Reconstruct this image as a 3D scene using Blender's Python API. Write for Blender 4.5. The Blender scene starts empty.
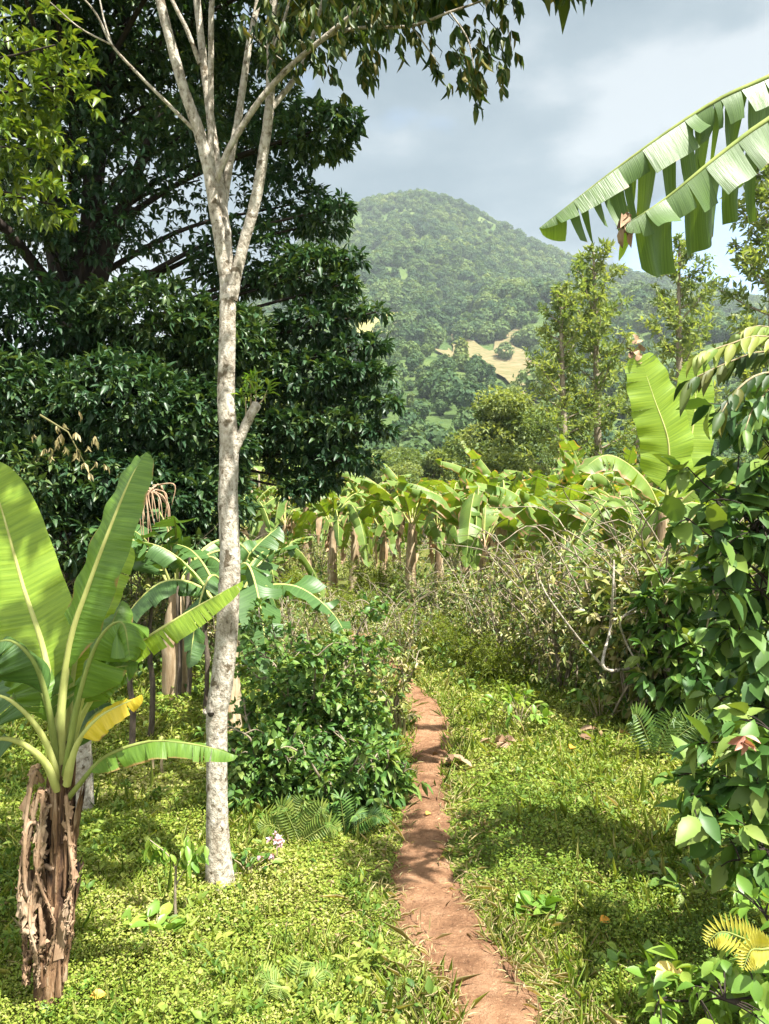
import bpy, math
import numpy as np
from mathutils import Vector
R = np.random.default_rng(11)
SC = bpy.context.scene
COL = SC.collection
pi = math.pi

# ------------------------------------------------------------------ camera geometry
F = 780.0; CAMZ = 1.6; PITCH = math.atan(18/780)
cp, sp = math.cos(PITCH), math.sin(PITCH)
def ray(px, py):
    a = (px-384.5)/F; b = (512-py)/F
    return np.array([a, cp-b*sp, sp+b*cp])
def at(px, py, Y):
    d = ray(px, py); t = Y/d[1]
    return np.array([0, 0, CAMZ])+d*t
def V(*a): return np.array(a, float)
def nrm(v):
    v = np.asarray(v, float)
    return v/np.maximum(np.linalg.norm(v, axis=-1, keepdims=True), 1e-9)
def hgt(x, y):
    x = np.asarray(x, float); y = np.asarray(y, float)
    h = .035*np.sin(x*1.3+.7)*np.cos(y*.9+.3)+.02*np.sin(x*2.9-y*1.7)+.012*np.sin(x*5.1+y*4.3)
    return h
def gnd(px, py):
    d = ray(px, py); t = 1.6/max(1e-4, -d[2])
    for _ in range(8):
        p = V(0, 0, CAMZ)+d*t
        t = (CAMZ-float(hgt(p[0], p[1])))/(-d[2])
    return V(0, 0, CAMZ)+d*t
def G(x, y): return V(x, y, float(hgt(x, y)))

# ------------------------------------------------------------------ mountain
def sm(x, a, b):
    t = np.clip((np.asarray(x, float)-a)/(b-a), 0, 1); return t*t*(3-2*t)
PY = np.array([80, 120, 150, 250, 400, 600, 900, 1150, 1300, 1420, 1600, 2000.])
PT = np.array([0, .004, .05, .13, .195, .255, .325, .395, .437, .44, .40, .25])
RX = np.array([-1400, -600, -330, -200, -130, -78, -25, 27, 62, 114, 166, 219, 271, 323, 420, 560, 700, 1000, 1500.])
RH = np.array([.40, .42, .54, .74, .88, .94, .975, .994, 1.0, .985, .945, .895, .845, .805, .765, .72, .67, .5, .40])
def mnoise(x, y):
    n = 0
    for k, (fx, fy, ph, am) in enumerate([(.011, .007, .3, 1), (.019, -.013, 1.7, .6), (-.031, .021, 2.9, .35), (.057, .043, .9, .18), (.083, -.067, 4.1, .1)]):
        n = n+am*np.sin(x*fx+y*fy+ph+1.3*np.sin(x*fy*.7-y*fx*.6+ph*2))
    return n
def mz(x, y):
    x = np.asarray(x, float); y = np.asarray(y, float)
    s = np.interp(y, PY, PT)
    w = sm(y, 200, 900)
    rid = np.interp(x, RX, RH)*w+(1-w)*1
    z = y*s*rid
    z = z+mnoise(x, y)*np.clip((y-90)/900, 0, 1)*15*np.clip(1.1-sm(y, 900, 1250), .15, 1)
    # a spur running down to the right of the summit
    sx = 190+(1250-y)*.10
    z = z+(16*np.exp(-((x-sx)/55)**2)-26*np.exp(-((x-sx-110)/60)**2)-14*np.exp(-((x-sx+170)/50)**2))*sm(y, 400, 650)*(1-sm(y, 850, 1100))
    return z-1.2*(1-sm(y, 80, 120))-9*sm(y, 700, 1200)
def rz(x, y):   # the further range on the right
    x = np.asarray(x, float); y = np.asarray(y, float)
    top = np.interp(x, [-300, 200, 420, 520, 640, 760, 950, 1150, 1500, 2200], [200, 350, 500, 560, 600, 620, 600, 560, 520, 420])
    k = np.interp(y, [1500, 1800, 2050, 2100, 2300, 2600], [.15, .55, .97, 1.0, .9, .5])
    return top*k+mnoise(x*.8+500, y*.9)*16*np.clip(1.2-sm(y, 1900, 2100), .15, 1)
def hit(px, py):
    d = ray(px, py); o = V(0, 0, CAMZ)
    t = np.linspace(85, 1500, 4000)
    P = o+d*t[:, None]
    below = P[:, 2] < mz(P[:, 0], P[:, 1])
    i = int(np.argmax(below)) if below.any() else -1
    return P[i]

# ------------------------------------------------------------------ mesh builder
class MB:
    def __init__(s):
        s.v = []; s.t = []; s.q = []; s.n = 0; s.tt = []; s.qt = []; s.mt = []; s.mq = []; s.uv = []
    def add(s, v, tri=None, quad=None, tint=0., m=0, uv=None):
        v = np.asarray(v, float).reshape(-1, 3)
        s.v.append(v); s.uv.append(np.zeros((len(v), 2)) if uv is None else np.asarray(uv, float))
        for fa, L, T, M in ((tri, s.t, s.tt, s.mt), (quad, s.q, s.qt, s.mq)):
            if fa is not None and len(fa):
                fa = np.asarray(fa, int); L.append(fa+s.n)
                T.append(np.broadcast_to(np.asarray(tint, float), (len(fa),)).copy()); M.append(np.full(len(fa), m, int))
        s.n += len(v)
    def mesh(s, name, mats, smooth=True):
        v = np.concatenate(s.v) if s.v else np.zeros((0, 3)); uv = np.concatenate(s.uv) if s.uv else np.zeros((0, 2))
        t = np.concatenate(s.t) if s.t else np.zeros((0, 3), int)
        q = np.concatenate(s.q) if s.q else np.zeros((0, 4), int)
        tint = np.concatenate(s.tt+s.qt); mi = np.concatenate(s.mt+s.mq)
        me = bpy.data.meshes.new(name)
        me.vertices.add(len(v)); me.vertices.foreach_set('co', v.astype(np.float32).ravel())
        loops = np.concatenate([t.ravel(), q.ravel()]).astype(np.int32)
        me.loops.add(len(loops)); me.loops.foreach_set('vertex_index', loops)
        st = np.concatenate([np.arange(len(t))*3, len(t)*3+np.arange(len(q))*4]).astype(np.int32)
        me.polygons.add(len(st)); me.polygons.foreach_set('loop_start', st)
        me.polygons.foreach_set('use_smooth', np.full(len(st), smooth, bool))
        me.polygons.foreach_set('material_index', mi.astype(np.int32))
        a = me.attributes.new('tint', 'FLOAT', 'FACE'); a.data.foreach_set('value', tint.astype(np.float32))
        ul = me.uv_layers.new(name='UVMap'); ul.data.foreach_set('uv', uv[loops].astype(np.float32).ravel())
        for m in (mats if isinstance(mats, (list, tuple)) else [mats]): me.materials.append(m)
        me.update(calc_edges=True); me.validate()
        return me
    def obj(s, name, mats, parent=None, loc=None, smooth=True):
        o = bpy.data.objects.new(name, s.mesh(name, mats, smooth)); COL.objects.link(o)
        if loc is not None: o.location = loc
        if parent is not None: o.parent = parent
        return o

def tag(o, label, cat, group=None):
    o['label'] = label; o['category'] = cat
    if group: o['group'] = group
    return o
def kind(o, k): o['kind'] = k; return o
def thing(name, label, cat, loc=(0, 0, 0), group=None, rz=0, sc=1):
    o = bpy.data.objects.new(name, None); COL.objects.link(o)
    o.empty_display_size = .2
    o.location = loc; o.rotation_euler = (0, 0, rz); o.scale = (sc, sc, sc)
    return tag(o, label, cat, group)
def dup(root, label, loc, rz=0, sc=1, group=None):
    r = root.copy(); COL.objects.link(r); r.location = loc; r.rotation_euler = (0, 0, rz)
    r.scale = sc if hasattr(sc, '__len__') else (sc, sc, sc)
    r['label'] = label
    if group: r['group'] = group
    for ch in list(root.children):
        c = ch.copy(); COL.objects.link(c); c.parent = r
        for g in list(ch.children):
            d = g.copy(); COL.objects.link(d); d.parent = c
    return r

# ------------------------------------------------------------------ shape helpers
def spline(P, n):
    P = np.asarray(P, float)
    if len(P) == 2: return P[0]+(P[1]-P[0])*np.linspace(0, 1, n)[:, None]
    Q = np.vstack([2*P[0]-P[1], P, 2*P[-1]-P[-2]])
    out = []
    for t in np.linspace(0, len(P)-1-1e-6, n):
        i = int(t); u = t-i; a, b, c, d = Q[i:i+4]
        out.append(.5*((2*b)+(-a+c)*u+(2*a-5*b+4*c-d)*u*u+(-a+3*b-3*c+d)*u**3))
    return np.array(out)
def tube(mb, P, r, seg=8, n=None, wob=0, m=0, tint=0, cap=True):
    P = np.asarray(P, float); r = np.broadcast_to(np.asarray(r, float), (len(P),)) if np.ndim(r) else np.full(len(P), float(r))
    if n:
        k = np.linspace(0, len(P)-1, n); r = np.interp(k, np.arange(len(P)), r); P = spline(P, n)
    T = nrm(np.gradient(P, axis=0))
    ref = V(1, 0, 0) if abs(T[0][0]) < .8 else V(0, 1, 0)
    A = nrm(np.cross(T, np.cross(np.broadcast_to(ref, T.shape), T))); B = np.cross(T, A)
    th = np.arange(seg)*2*pi/seg
    rr = r[:, None]*(1+wob*R.normal(size=(len(P), seg)))
    X = P[:, None]+rr[..., None]*(np.cos(th)[None, :, None]*A[:, None]+np.sin(th)[None, :, None]*B[:, None])
    i = np.arange(len(P)-1)[:, None]*seg; j = np.arange(seg)[None]; j2 = (j+1) % seg
    q = np.stack([i+j, i+j2, i+seg+j2, i+seg+j], -1).reshape(-1, 4)
    L = np.linalg.norm(np.diff(P, axis=0), axis=1); L = np.concatenate([[0], np.cumsum(L)])
    uv = np.stack(np.broadcast_arrays((j/seg+0.)*np.ones((len(P), 1)), L[:, None]), -1).reshape(-1, 2)
    v = X.reshape(-1, 3); tri = None
    if cap:
        v = np.vstack([v, P[-1]+T[-1]*r[-1]*.5]); uv = np.vstack([uv, [.5, L[-1]]]); b = (len(P)-1)*seg
        tri = [[b+k, b+(k+1) % seg, len(P)*seg] for k in range(seg)]
    mb.add(v, tri=tri, quad=q, tint=tint, m=m, uv=uv)

# leaf templates: (across, along, out), tris
TS = (np.array([(0, 0, 0), (.5, .45, .10), (0, 1, -.05), (-.5, .45, .10)]), np.array([(0, 1, 2), (0, 2, 3)]))
TM = (np.array([(0, 0, 0), (.5, .42, .12), (0, 1, -.16), (-.5, .42, .12), (0, .45, .04), (.3, .76, .0), (-.3, .76, .0)]),
      np.array([(0, 1, 4), (1, 5, 4), (5, 2, 4), (2, 6, 4), (6, 3, 4), (3, 0, 4)]))
def big_template(rows, fold=.12, droop=.25):
    v = []; t = []
    for y, w in rows:
        v += [(-w, y, fold*w*2-droop*y*y), (0, y, -droop*y*y), (w, y, fold*w*2-droop*y*y)]
    for i in range(len(rows)-1):
        a = i*3; b = a+3
        t += [(a, b, a+1), (b, b+1, a+1), (a+1, b+1, a+2), (b+1, b+2, a+2)]
    return np.array(v), np.array([(x, z, y) for x, y, z in t])
TB = big_template([(0, 0.01), (.15, .28), (.38, .5), (.62, .46), (.83, .25), (1, .0)])
TL = big_template([(0, .01), (.10, .16), (.22, .40), (.27, .37), (.42, .5), (.48, .45), (.63, .44), (.69, .36), (.82, .24), (.87, .17), (1, 0)], .08, .35)
TG = big_template([(0, .35), (.35, .5), (.7, .4), (1, 0)], .1, .45)
def leaves(mb, P, D, N, L, W, tint, T=TM, m=0):
    P = np.asarray(P, float); n = len(P)
    if n == 0: return
    D = nrm(D); S = nrm(np.cross(D, N)); N = np.cross(S, D)
    L = np.broadcast_to(L, (n,)); W = np.broadcast_to(W, (n,)); tint = np.broadcast_to(tint, (n,))
    tv, tf = T
    X = P[:, None]+S[:, None]*(tv[None, :, 0, None]*W[:, None, None])+D[:, None]*(tv[None, :, 1, None]*L[:, None, None])+N[:, None]*(tv[None, :, 2, None]*L[:, None, None])
    fa = (tf[None]+(np.arange(n)*len(tv))[:, None, None]).reshape(-1, 3)
    uv = np.tile(tv[:, :2], (n, 1))
    mb.add(X.reshape(-1, 3), tri=fa, tint=np.repeat(tint, len(tf)), m=m, uv=uv)
def rdir(n): return nrm(R.normal(size=(n, 3)))
def rosettes(mb, C, A, k, L, W, T=TM, spread=1.0, droop=.3, upn=1.0, jit=.25, tint=None, m=0, along=.0):
    """k leaves round each twig tip C with axis A"""
    C = np.repeat(C, k, 0); A = np.repeat(nrm(A), k, 0); n = len(C)
    D = A*.6+rdir(n)*spread; D[:, 2] -= droop
    N = rdir(n)*.55+V(0, 0, upn)
    s = 1+jit*R.normal(size=n); s = np.clip(s, .5, 1.6)
    P = C-A*(R.random(n)*along)[:, None]
    tt = R.random(n) if tint is None else np.clip(np.repeat(tint, k)+.25*R.normal(size=n), 0, 1)
    leaves(mb, P, D, N, L*s, W*s, tt, T, m)
def in_ell(n, c, r, shell=.5):
    d = rdir(n); q = R.random(n)**(1/3); q = shell*(.75+.25*R.random(n))+(1-shell)*q
    return c+d*q[:, None]*r, d

# ------------------------------------------------------------------ materials
def newmat(name):
    m = bpy.data.materials.new(name); m.use_nodes = True; nt = m.node_tree
    return m, nt, nt.nodes['Principled BSDF'], nt.nodes['Material Output']
def nd(nt, t, **k):
    n = nt.nodes.new(t)
    for a, b in k.items(): setattr(n, a, b)
    return n
def ramp(nt, stops):
    r = nd(nt, 'ShaderNodeValToRGB'); e = r.color_ramp.elements
    while len(e) < len(stops): e.new(.5)
    for x, (p, c) in zip(e, stops): x.position = p; x.color = (*c, 1)
    return r
def mixc(nt, f, a, b, mode='MIX'):
    m = nd(nt, 'ShaderNodeMix', data_type='RGBA', blend_type=mode)
    for s, v in ((m.inputs[0], f), (m.inputs[6], a), (m.inputs[7], b)):
        if isinstance(v, (tuple, list)): s.default_value = (*v[:3], 1)
        elif isinstance(v, (int, float)): s.default_value = v
        else: nt.links.new(v, s)
    return m.outputs[2]
def noise(nt, scale, detail=3, rough=.5, co='Object', stretch=None):
    tc = nd(nt, 'ShaderNodeTexCoord'); src = tc.outputs[co]
    if stretch:
        mp = nd(nt, 'ShaderNodeMapping'); mp.inputs['Scale'].default_value = stretch
        nt.links.new(src, mp.inputs[0]); src = mp.outputs[0]
    n = nd(nt, 'ShaderNodeTexNoise'); n.inputs['Scale'].default_value = scale; n.inputs['Detail'].default_value = detail; n.inputs['Roughness'].default_value = rough
    nt.links.new(src, n.inputs['Vector']); return n.outputs[0]
def leafmat(name, cols, trans=.3, rough=.45, spec=.35, tr_gain=(1.5, 1.4, .5), inst=False, patch=None):
    m, nt, bs, out = newmat(name)
    at_ = nd(nt, 'ShaderNodeAttribute', attribute_name='tint')
    r = ramp(nt, [(i/(len(cols)-1), c) for i, c in enumerate(cols)])
    src = at_.outputs['Fac']
    if inst:
        oi = nd(nt, 'ShaderNodeObjectInfo'); ma = nd(nt, 'ShaderNodeMath', operation='MULTIPLY_ADD')
        nt.links.new(src, ma.inputs[0]); ma.inputs[1].default_value = .4
        mb_ = nd(nt, 'ShaderNodeMath', operation='MULTIPLY'); nt.links.new(oi.outputs['Random'], mb_.inputs[0]); mb_.inputs[1].default_value = .65
        nt.links.new(mb_.outputs[0], ma.inputs[2]); src = ma.outputs[0]
    nt.links.new(src, r.inputs[0]); c = r.outputs[0]
    if inst:
        lo = nd(nt, 'ShaderNodeTexNoise'); lo.inputs['Scale'].default_value = .011; lo.inputs['Detail'].default_value = 5; lo.inputs['Roughness'].default_value = .65; nt.links.new(oi.outputs['Location'], lo.inputs['Vector'])
        lr = ramp(nt, [(.36, (.62, .68, .80)), (.5, (1, 1, 1)), (.64, (1.55, 1.35, 1.1))]); nt.links.new(lo.outputs[0], lr.inputs[0]); c = mixc(nt, 1., c, lr.outputs[0], 'MULTIPLY')
    if patch: # real growth patches: another hue in places
        p = ramp(nt, [(.42, (0, 0, 0)), (.6, (1, 1, 1))]); nt.links.new(noise(nt, patch[0], 2), p.inputs[0])
        c = mixc(nt, p.outputs[0], c, mixc(nt, 1.0, c, patch[1], 'MULTIPLY'))
    nt.links.new(c, bs.inputs['Base Color'])
    bs.inputs['Roughness'].default_value = rough; bs.inputs['Specular IOR Level'].default_value = spec
    if trans > 0:
        tl = nd(nt, 'ShaderNodeBsdfTranslucent'); nt.links.new(mixc(nt, 1.0, c, tr_gain, 'MULTIPLY'), tl.inputs[0])
        mx = nd(nt, 'ShaderNodeMixShader'); mx.inputs[0].default_value = trans
        nt.links.new(bs.outputs[0], mx.inputs[1]); nt.links.new(tl.outputs[0], mx.inputs[2]); nt.links.new(mx.outputs[0], out.inputs[0])
    return m
def bananamat(name, c1, c2, edge=(.28, .18, .07), wear=.62, trans=.35, yellow=None, spec=.4):
    m, nt, bs, out = newmat(name)
    uv = nd(nt, 'ShaderNodeUVMap', uv_map='UVMap'); sx = nd(nt, 'ShaderNodeSeparateXYZ'); nt.links.new(uv.outputs[0], sx.inputs[0])
    mp = nd(nt, 'ShaderNodeMapping'); mp.inputs['Scale'].default_value = (.6, 60, 1); nt.links.new(uv.outputs[0], mp.inputs[0])
    st = nd(nt, 'ShaderNodeTexNoise'); st.inputs['Scale'].default_value = 1.0; st.inputs['Detail'].default_value = 3; nt.links.new(mp.outputs[0], st.inputs['Vector'])
    base = mixc(nt, noise(nt, 6, 3), c1, c2)
    sr = ramp(nt, [(.35, (.72, .78, .7)), (.65, (1.12, 1.1, 1.05))]); nt.links.new(st.outputs[0], sr.inputs[0])
    base = mixc(nt, 1.0, base, sr.outputs[0], 'MULTIPLY')
    ab = nd(nt, 'ShaderNodeMath', operation='ABSOLUTE'); nt.links.new(sx.outputs[0], ab.inputs[0])
    if yellow:
        yr = ramp(nt, [(.25, (0, 0, 0)), (.75, (1, 1, 1))]); nt.links.new(noise(nt, 3.0, 2), yr.inputs[0]); base = mixc(nt, yr.outputs[0], base, yellow)
    # browned margin
    ad = nd(nt, 'ShaderNodeMath', operation='MULTIPLY_ADD'); nt.links.new(noise(nt, 9, 4), ad.inputs[0]); ad.inputs[1].default_value = .9; nt.links.new(ab.outputs[0], ad.inputs[2])
    er = ramp(nt, [(.0, (0, 0, 0)), (1, (1, 1, 1))]); er.color_ramp.elements[0].position = .0
    sc_ = nd(nt, 'ShaderNodeMapRange'); sc_.inputs[1].default_value = wear+.82; sc_.inputs[2].default_value = wear+.92; nt.links.new(ad.outputs[0], sc_.inputs[0])
    base = mixc(nt, sc_.outputs[0], base, edge)
    nt.links.new(base, bs.inputs['Base Color'])
    bs.inputs['Roughness'].default_value = .42; bs.inputs['Specular IOR Level'].default_value = spec
    bp = nd(nt, 'ShaderNodeBump'); bp.inputs['Strength'].default_value = .35; bp.inputs['Distance'].default_value = .01
    nt.links.new(st.outputs[0], bp.inputs['Height']); nt.links.new(bp.outputs[0], bs.inputs['Normal'])
    tl = nd(nt, 'ShaderNodeBsdfTranslucent'); nt.links.new(mixc(nt, 1.0, base, (1.7, 1.5, .35), 'MULTIPLY'), tl.inputs[0])
    mx = nd(nt, 'ShaderNodeMixShader'); mx.inputs[0].default_value = trans
    nt.links.new(bs.outputs[0], mx.inputs[1]); nt.links.new(tl.outputs[0], mx.inputs[2]); nt.links.new(mx.outputs[0], out.inputs[0])
    return m
def barkmat(name, stops, scale=20, stretch=(1, 1, .35), bump=.5, spots=None, dist=.02):
    m, nt, bs, out = newmat(name)
    n = noise(nt, scale, 6, .65, stretch=stretch); r = ramp(nt, stops); nt.links.new(n, r.inputs[0]); c = r.outputs[0]
    if spots:
        s = ramp(nt, [(spots[1], (0, 0, 0)), (spots[1]+.06, (1, 1, 1))]); nt.links.new(noise(nt, spots[0], 3, .6), s.inputs[0]); c = mixc(nt, s.outputs[0], c, spots[2])
    lr_ = ramp(nt, [(.38, (.82, .79, .74)), (.55, (1, 1, 1)), (.66, (1.1, 1.12, 1.06))]); nt.links.new(noise(nt, 5.5, 5, .65), lr_.inputs[0]); c = mixc(nt, 1.0, c, lr_.outputs[0], 'MULTIPLY')
    nt.links.new(c, bs.inputs['Base Color']); bs.inputs['Roughness'].default_value = .85; bs.inputs['Specular IOR Level'].default_value = .2
    b = nd(nt, 'ShaderNodeBump'); b.inputs['Strength'].default_value = bump; b.inputs['Distance'].default_value = dist
    nt.links.new(n, b.inputs['Height']); nt.links.new(b.outputs[0], bs.inputs['Normal'])
    return m
M = {}
M['pale_bark'] = barkmat('pale_bark', [(.32, (.11, .095, .075)), (.42, (.29, .255, .20)), (.54, (.43, .395, .33)), (.72, (.54, .51, .44))], 46, (1, 1, .7), 1.0, (17, .60, (.13, .105, .07)))
M['twig_bark'] = barkmat('twig_bark', [(.3, (.20, .16, .09)), (.7, (.42, .36, .22))], 30, (1, 1, .4), .5)
M['dark_bark'] = barkmat('dark_bark', [(.3, (.012, .010, .008)), (.7, (.05, .038, .03))], 12, (1, 1, .3), .8)
M['grey_bark'] = barkmat('grey_bark', [(.3, (.11, .09, .06)), (.7, (.34, .29, .21))], 25, (1, 1, .4), .6)
M['pstem'] = barkmat('pstem', [(.38, (.012, .008, .007)), (.48, (.075, .042, .024)), (.58, (.22, .13, .07)), (.7, (.40, .31, .21))], 26, (1, 1, .10), 1.0)
M['pstem_pale'] = barkmat('pstem_pale', [(.3, (.08, .05, .03)), (.5, (.30, .22, .13)), (.7, (.5, .42, .3))], 14, (1, 1, .12), .6)
M['dry'] = barkmat('dry', [(.3, (.12, .07, .04)), (.5, (.30, .20, .125)), (.75, (.46, .36, .26))], 16, (1, 1, .3), .5)
M['dry_pale'] = barkmat('dry_pale', [(.3, (.22, .13, .07)), (.5, (.44, .30, .18)), (.75, (.58, .46, .33))], 9, (1, 1, .3), .5)
M['stem_bark'] = barkmat('stem_bark', [(.3, (.04, .032, .024)), (.7, (.15, .12, .09))], 30, (1, 1, .4), .6)
M['midrib'] = barkmat('midrib', [(.3, (.13, .18, .045)), (.7, (.24, .28, .08))], 12, (1, 1, .2), .2)
M['midrib_pale'] = barkmat('midrib_pale', [(.3, (.30, .33, .09)), (.7, (.42, .44, .16))], 12, (1, 1, .2), .2)
M['ban'] = bananamat('banana_leaf', (.085, .17, .022), (.13, .23, .03))
M['ban_lit'] = bananamat('banana_leaf_sunlit', (.18, .29, .03), (.24, .34, .035), trans=.42, wear=.9)  # brighter copy of the leaf, sunlight put into the colour
M['ban_dark'] = bananamat('banana_leaf_shaded', (.05, .11, .03), (.075, .15, .04), wear=.75, trans=.25)  # darker copy for leaves in shade, the shade is in the colour
M['ban_yel'] = bananamat('banana_leaf_yellow', (.32, .36, .03), (.55, .45, .04), wear=.6, yellow=(.62, .45, .05))
M['ban_far'] = bananamat('banana_leaf_grove', (.065, .14, .03), (.12, .215, .04), edge=(.34, .22, .12), wear=.52, yellow=(.17, .24, .05), spec=.3)
M['ban_torn'] = bananamat('banana_leaf_torn', (.075, .14, .035), (.11, .19, .05), wear=.68, trans=.3, spec=.5)
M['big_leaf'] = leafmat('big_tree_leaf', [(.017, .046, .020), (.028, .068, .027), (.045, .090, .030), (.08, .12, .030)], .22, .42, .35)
M['big_leaf_lit'] = leafmat('big_tree_sunlit_leaf', [(.05, .10, .016), (.10, .16, .02), (.16, .2, .03)], .3, .36, .5)  # lit copy of the big tree leaf, sunshine painted into its greens
M['pale_leaf'] = leafmat('pale_tree_leaf', [(.022, .048, .016), (.04, .08, .02), (.075, .11, .022), (.14, .12, .03)], .3, .48, .25)
M['bush'] = leafmat('bush_leaf', [(.04, .10, .022), (.07, .15, .028), (.11, .19, .035), (.17, .23, .05)], .25, .46, .3)
M['coffee'] = leafmat('coffee_leaf', [(.06, .105, .027), (.11, .16, .038), (.18, .22, .055), (.27, .27, .09), (.34, .29, .15)], .25, .42, .4)
M['feather'] = leafmat('feathery_leaf', [(.10, .15, .02), (.16, .21, .03), (.22, .26, .04)], .4, .5, .25)
M['broad'] = leafmat('broad_leaf', [(.03, .078, .022), (.05, .11, .027), (.08, .15, .03), (.15, .22, .038)], .22, .48, .28)
M['young'] = leafmat('young_leaf', [(.09, .19, .025), (.15, .26, .04), (.24, .32, .05)], .35, .4, .4)
M['fern'] = leafmat('fern_leaf', [(.10, .18, .03), (.19, .25, .05), (.30, .32, .08)], .35, .5, .3)
M['fern_yel'] = leafmat('fern_leaf_yellow', [(.42, .40, .06), (.55, .50, .10)], .35, .5, .3)
M['cover'] = leafmat('ground_cover_leaf', [(.074, .13, .016), (.125, .195, .022), (.18, .24, .032), (.25, .285, .05), (.35, .33, .13)], .3, .5, .25)
M['weed'] = leafmat('weed_leaf', [(.045, .10, .02), (.08, .15, .025), (.12, .19, .035), (.17, .22, .05)], .3, .45, .3)
M['weed_lit'] = leafmat('weed_leaf_lit', [(.07, .14, .02), (.12, .19, .03), (.18, .24, .04), (.25, .29, .06)], .35, .5, .22)
M['straw'] = leafmat('straw', [(.16, .15, .06), (.28, .23, .11), (.40, .34, .19)], .2, .6, .2)
M['litter'] = leafmat('litter', [(.12, .07, .04), (.22, .14, .08), (.31, .22, .14)], .1, .7, .2)
M['orange'] = leafmat('orange_leaf', [(.6, .22, .03), (.7, .34, .05)], .2, .5, .3)
M['yellow'] = leafmat('yellow_leaf', [(.62, .46, .10), (.70, .56, .16)], .2, .5, .3)
M['pink'] = leafmat('pink_petal', [(.5, .30, .38), (.62, .45, .52)], .3, .6, .2)
M['red'] = leafmat('red_young_leaf', [(.30, .13, .09), (.42, .22, .16)], .2, .4, .4)
M['grev'] = leafmat('silver_oak_leaf', [(.10, .155, .055), (.15, .21, .075), (.20, .255, .09), (.25, .29, .10)], .45, .5, .25)
M['light_tree'] = leafmat('light_tree_leaf', [(.13, .18, .04), (.19, .24, .05), (.26, .29, .07)], .35, .5, .25)
M['mid_leaf'] = leafmat('hill_tree_leaf', [(.10, .15, .055), (.16, .21, .075), (.22, .26, .09)], .4, .5, .25)
M['far_leaf'] = leafmat('far_tree_leaf', [(.028, .064, .031), (.053, .10, .042), (.085, .138, .048), (.13, .175, .058)], .25, .7, .1, inst=True)

# ground
def groundmat():
    m, nt, bs, out = newmat('ground_soil')
    r = ramp(nt, [(.3, (.05, .055, .015)), (.5, (.085, .10, .02)), (.7, (.13, .12, .035))]); nt.links.new(noise(nt, 3.5, 8, .7), r.inputs[0])
    s = ramp(nt, [(.58, (0, 0, 0)), (.68, (1, 1, 1))]); nt.links.new(noise(nt, 1.3, 5, .6), s.inputs[0])
    c = mixc(nt, s.outputs[0], r.outputs[0], (.20, .12, .06))
    nt.links.new(c, bs.inputs['Base Color']); bs.inputs['Roughness'].default_value = 1; bs.inputs['Specular IOR Level'].default_value = .1
    b = nd(nt, 'ShaderNodeBump'); b.inputs['Strength'].default_value = .6; b.inputs['Distance'].default_value = .03
    nt.links.new(noise(nt, 30, 5, .6), b.inputs['Height']); nt.links.new(b.outputs[0], bs.inputs['Normal']); return m
def pathmat():
    m, nt, bs, out = newmat('path_earth')
    r = ramp(nt, [(.28, (.16, .082, .044)), (.5, (.29, .165, .092)), (.72, (.40, .25, .152))]); nt.links.new(noise(nt, 7, 9, .68), r.inputs[0])
    f = ramp(nt, [(.62, (0, 0, 0)), (.70, (1, 1, 1))]); nt.links.new(noise(nt, 70, 3, .6), f.inputs[0])
    c = mixc(nt, f.outputs[0], r.outputs[0], (.50, .33, .20))
    w_ = ramp(nt, [(.4, (.62, .58, .56)), (.6, (1.12, 1.1, 1.08))]); nt.links.new(noise(nt, 2.2, 5, .7), w_.inputs[0]); c = mixc(nt, 1., c, w_.outputs[0], 'MULTIPLY')
    d = ramp(nt, [(.58, (0, 0, 0)), (.70, (.8, .8, .8))]); nt.links.new(noise(nt, 28, 4, .6), d.inputs[0])
    c = mixc(nt, d.outputs[0], c, (.15, .065, .035))
    nt.links.new(c, bs.inputs['Base Color']); bs.inputs['Roughness'].default_value = 1; bs.inputs['Specular IOR Level'].default_value = .1
    b = nd(nt, 'ShaderNodeBump'); b.inputs['Strength'].default_value = 1; b.inputs['Distance'].default_value = .05
    nt.links.new(noise(nt, 22, 9, .7), b.inputs['Height']); nt.links.new(b.outputs[0], bs.inputs['Normal']); return m
def hillmat():
    m, nt, bs, out = newmat('hill_growth')
    r = ramp(nt, [(.3, (.04, .07, .025)), (.5, (.075, .115, .035)), (.65, (.12, .155, .05)), (.8, (.18, .19, .07))]); nt.links.new(noise(nt, .012, 8, .65), r.inputs[0])
    c = mixc(nt, noise(nt, .15, 4, .6), r.outputs[0], mixc(nt, 1., r.outputs[0], (.6, .65, .6), 'MULTIPLY'))
    nt.links.new(c, bs.inputs['Base Color']); bs.inputs['Roughness'].default_value = 1; bs.inputs['Specular IOR Level'].default_value = .05
    b = nd(nt, 'ShaderNodeBump'); b.inputs['Strength'].default_value = 1; b.inputs['Distance'].default_value = 4
    nt.links.new(noise(nt, .12, 4, .6), b.inputs['Height']); nt.links.new(b.outputs[0], bs.inputs['Normal']); return m
def fieldmat(name, a, b2, sc=.10):
    m, nt, bs, out = newmat(name)
    r = ramp(nt, [(.35, a), (.65, b2)]); nt.links.new(noise(nt, sc, 5, .6, stretch=(1, 1, 5)), r.inputs[0])
    nt.links.new(r.outputs[0], bs.inputs['Base Color']); bs.inputs['Roughness'].default_value = 1; bs.inputs['Specular IOR Level'].default_value = .05; return m
M['ground'] = groundmat(); M['path'] = pathmat(); M['hill'] = hillmat()
M['field_brown'] = fieldmat('field_brown', (.085, .10, .04), (.21, .155, .085), .16)
M['field_green'] = fieldmat('field_green', (.075, .105, .03), (.12, .15, .045))
M['field_yellow'] = fieldmat('field_yellow', (.19, .19, .07), (.27, .25, .10))

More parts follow.
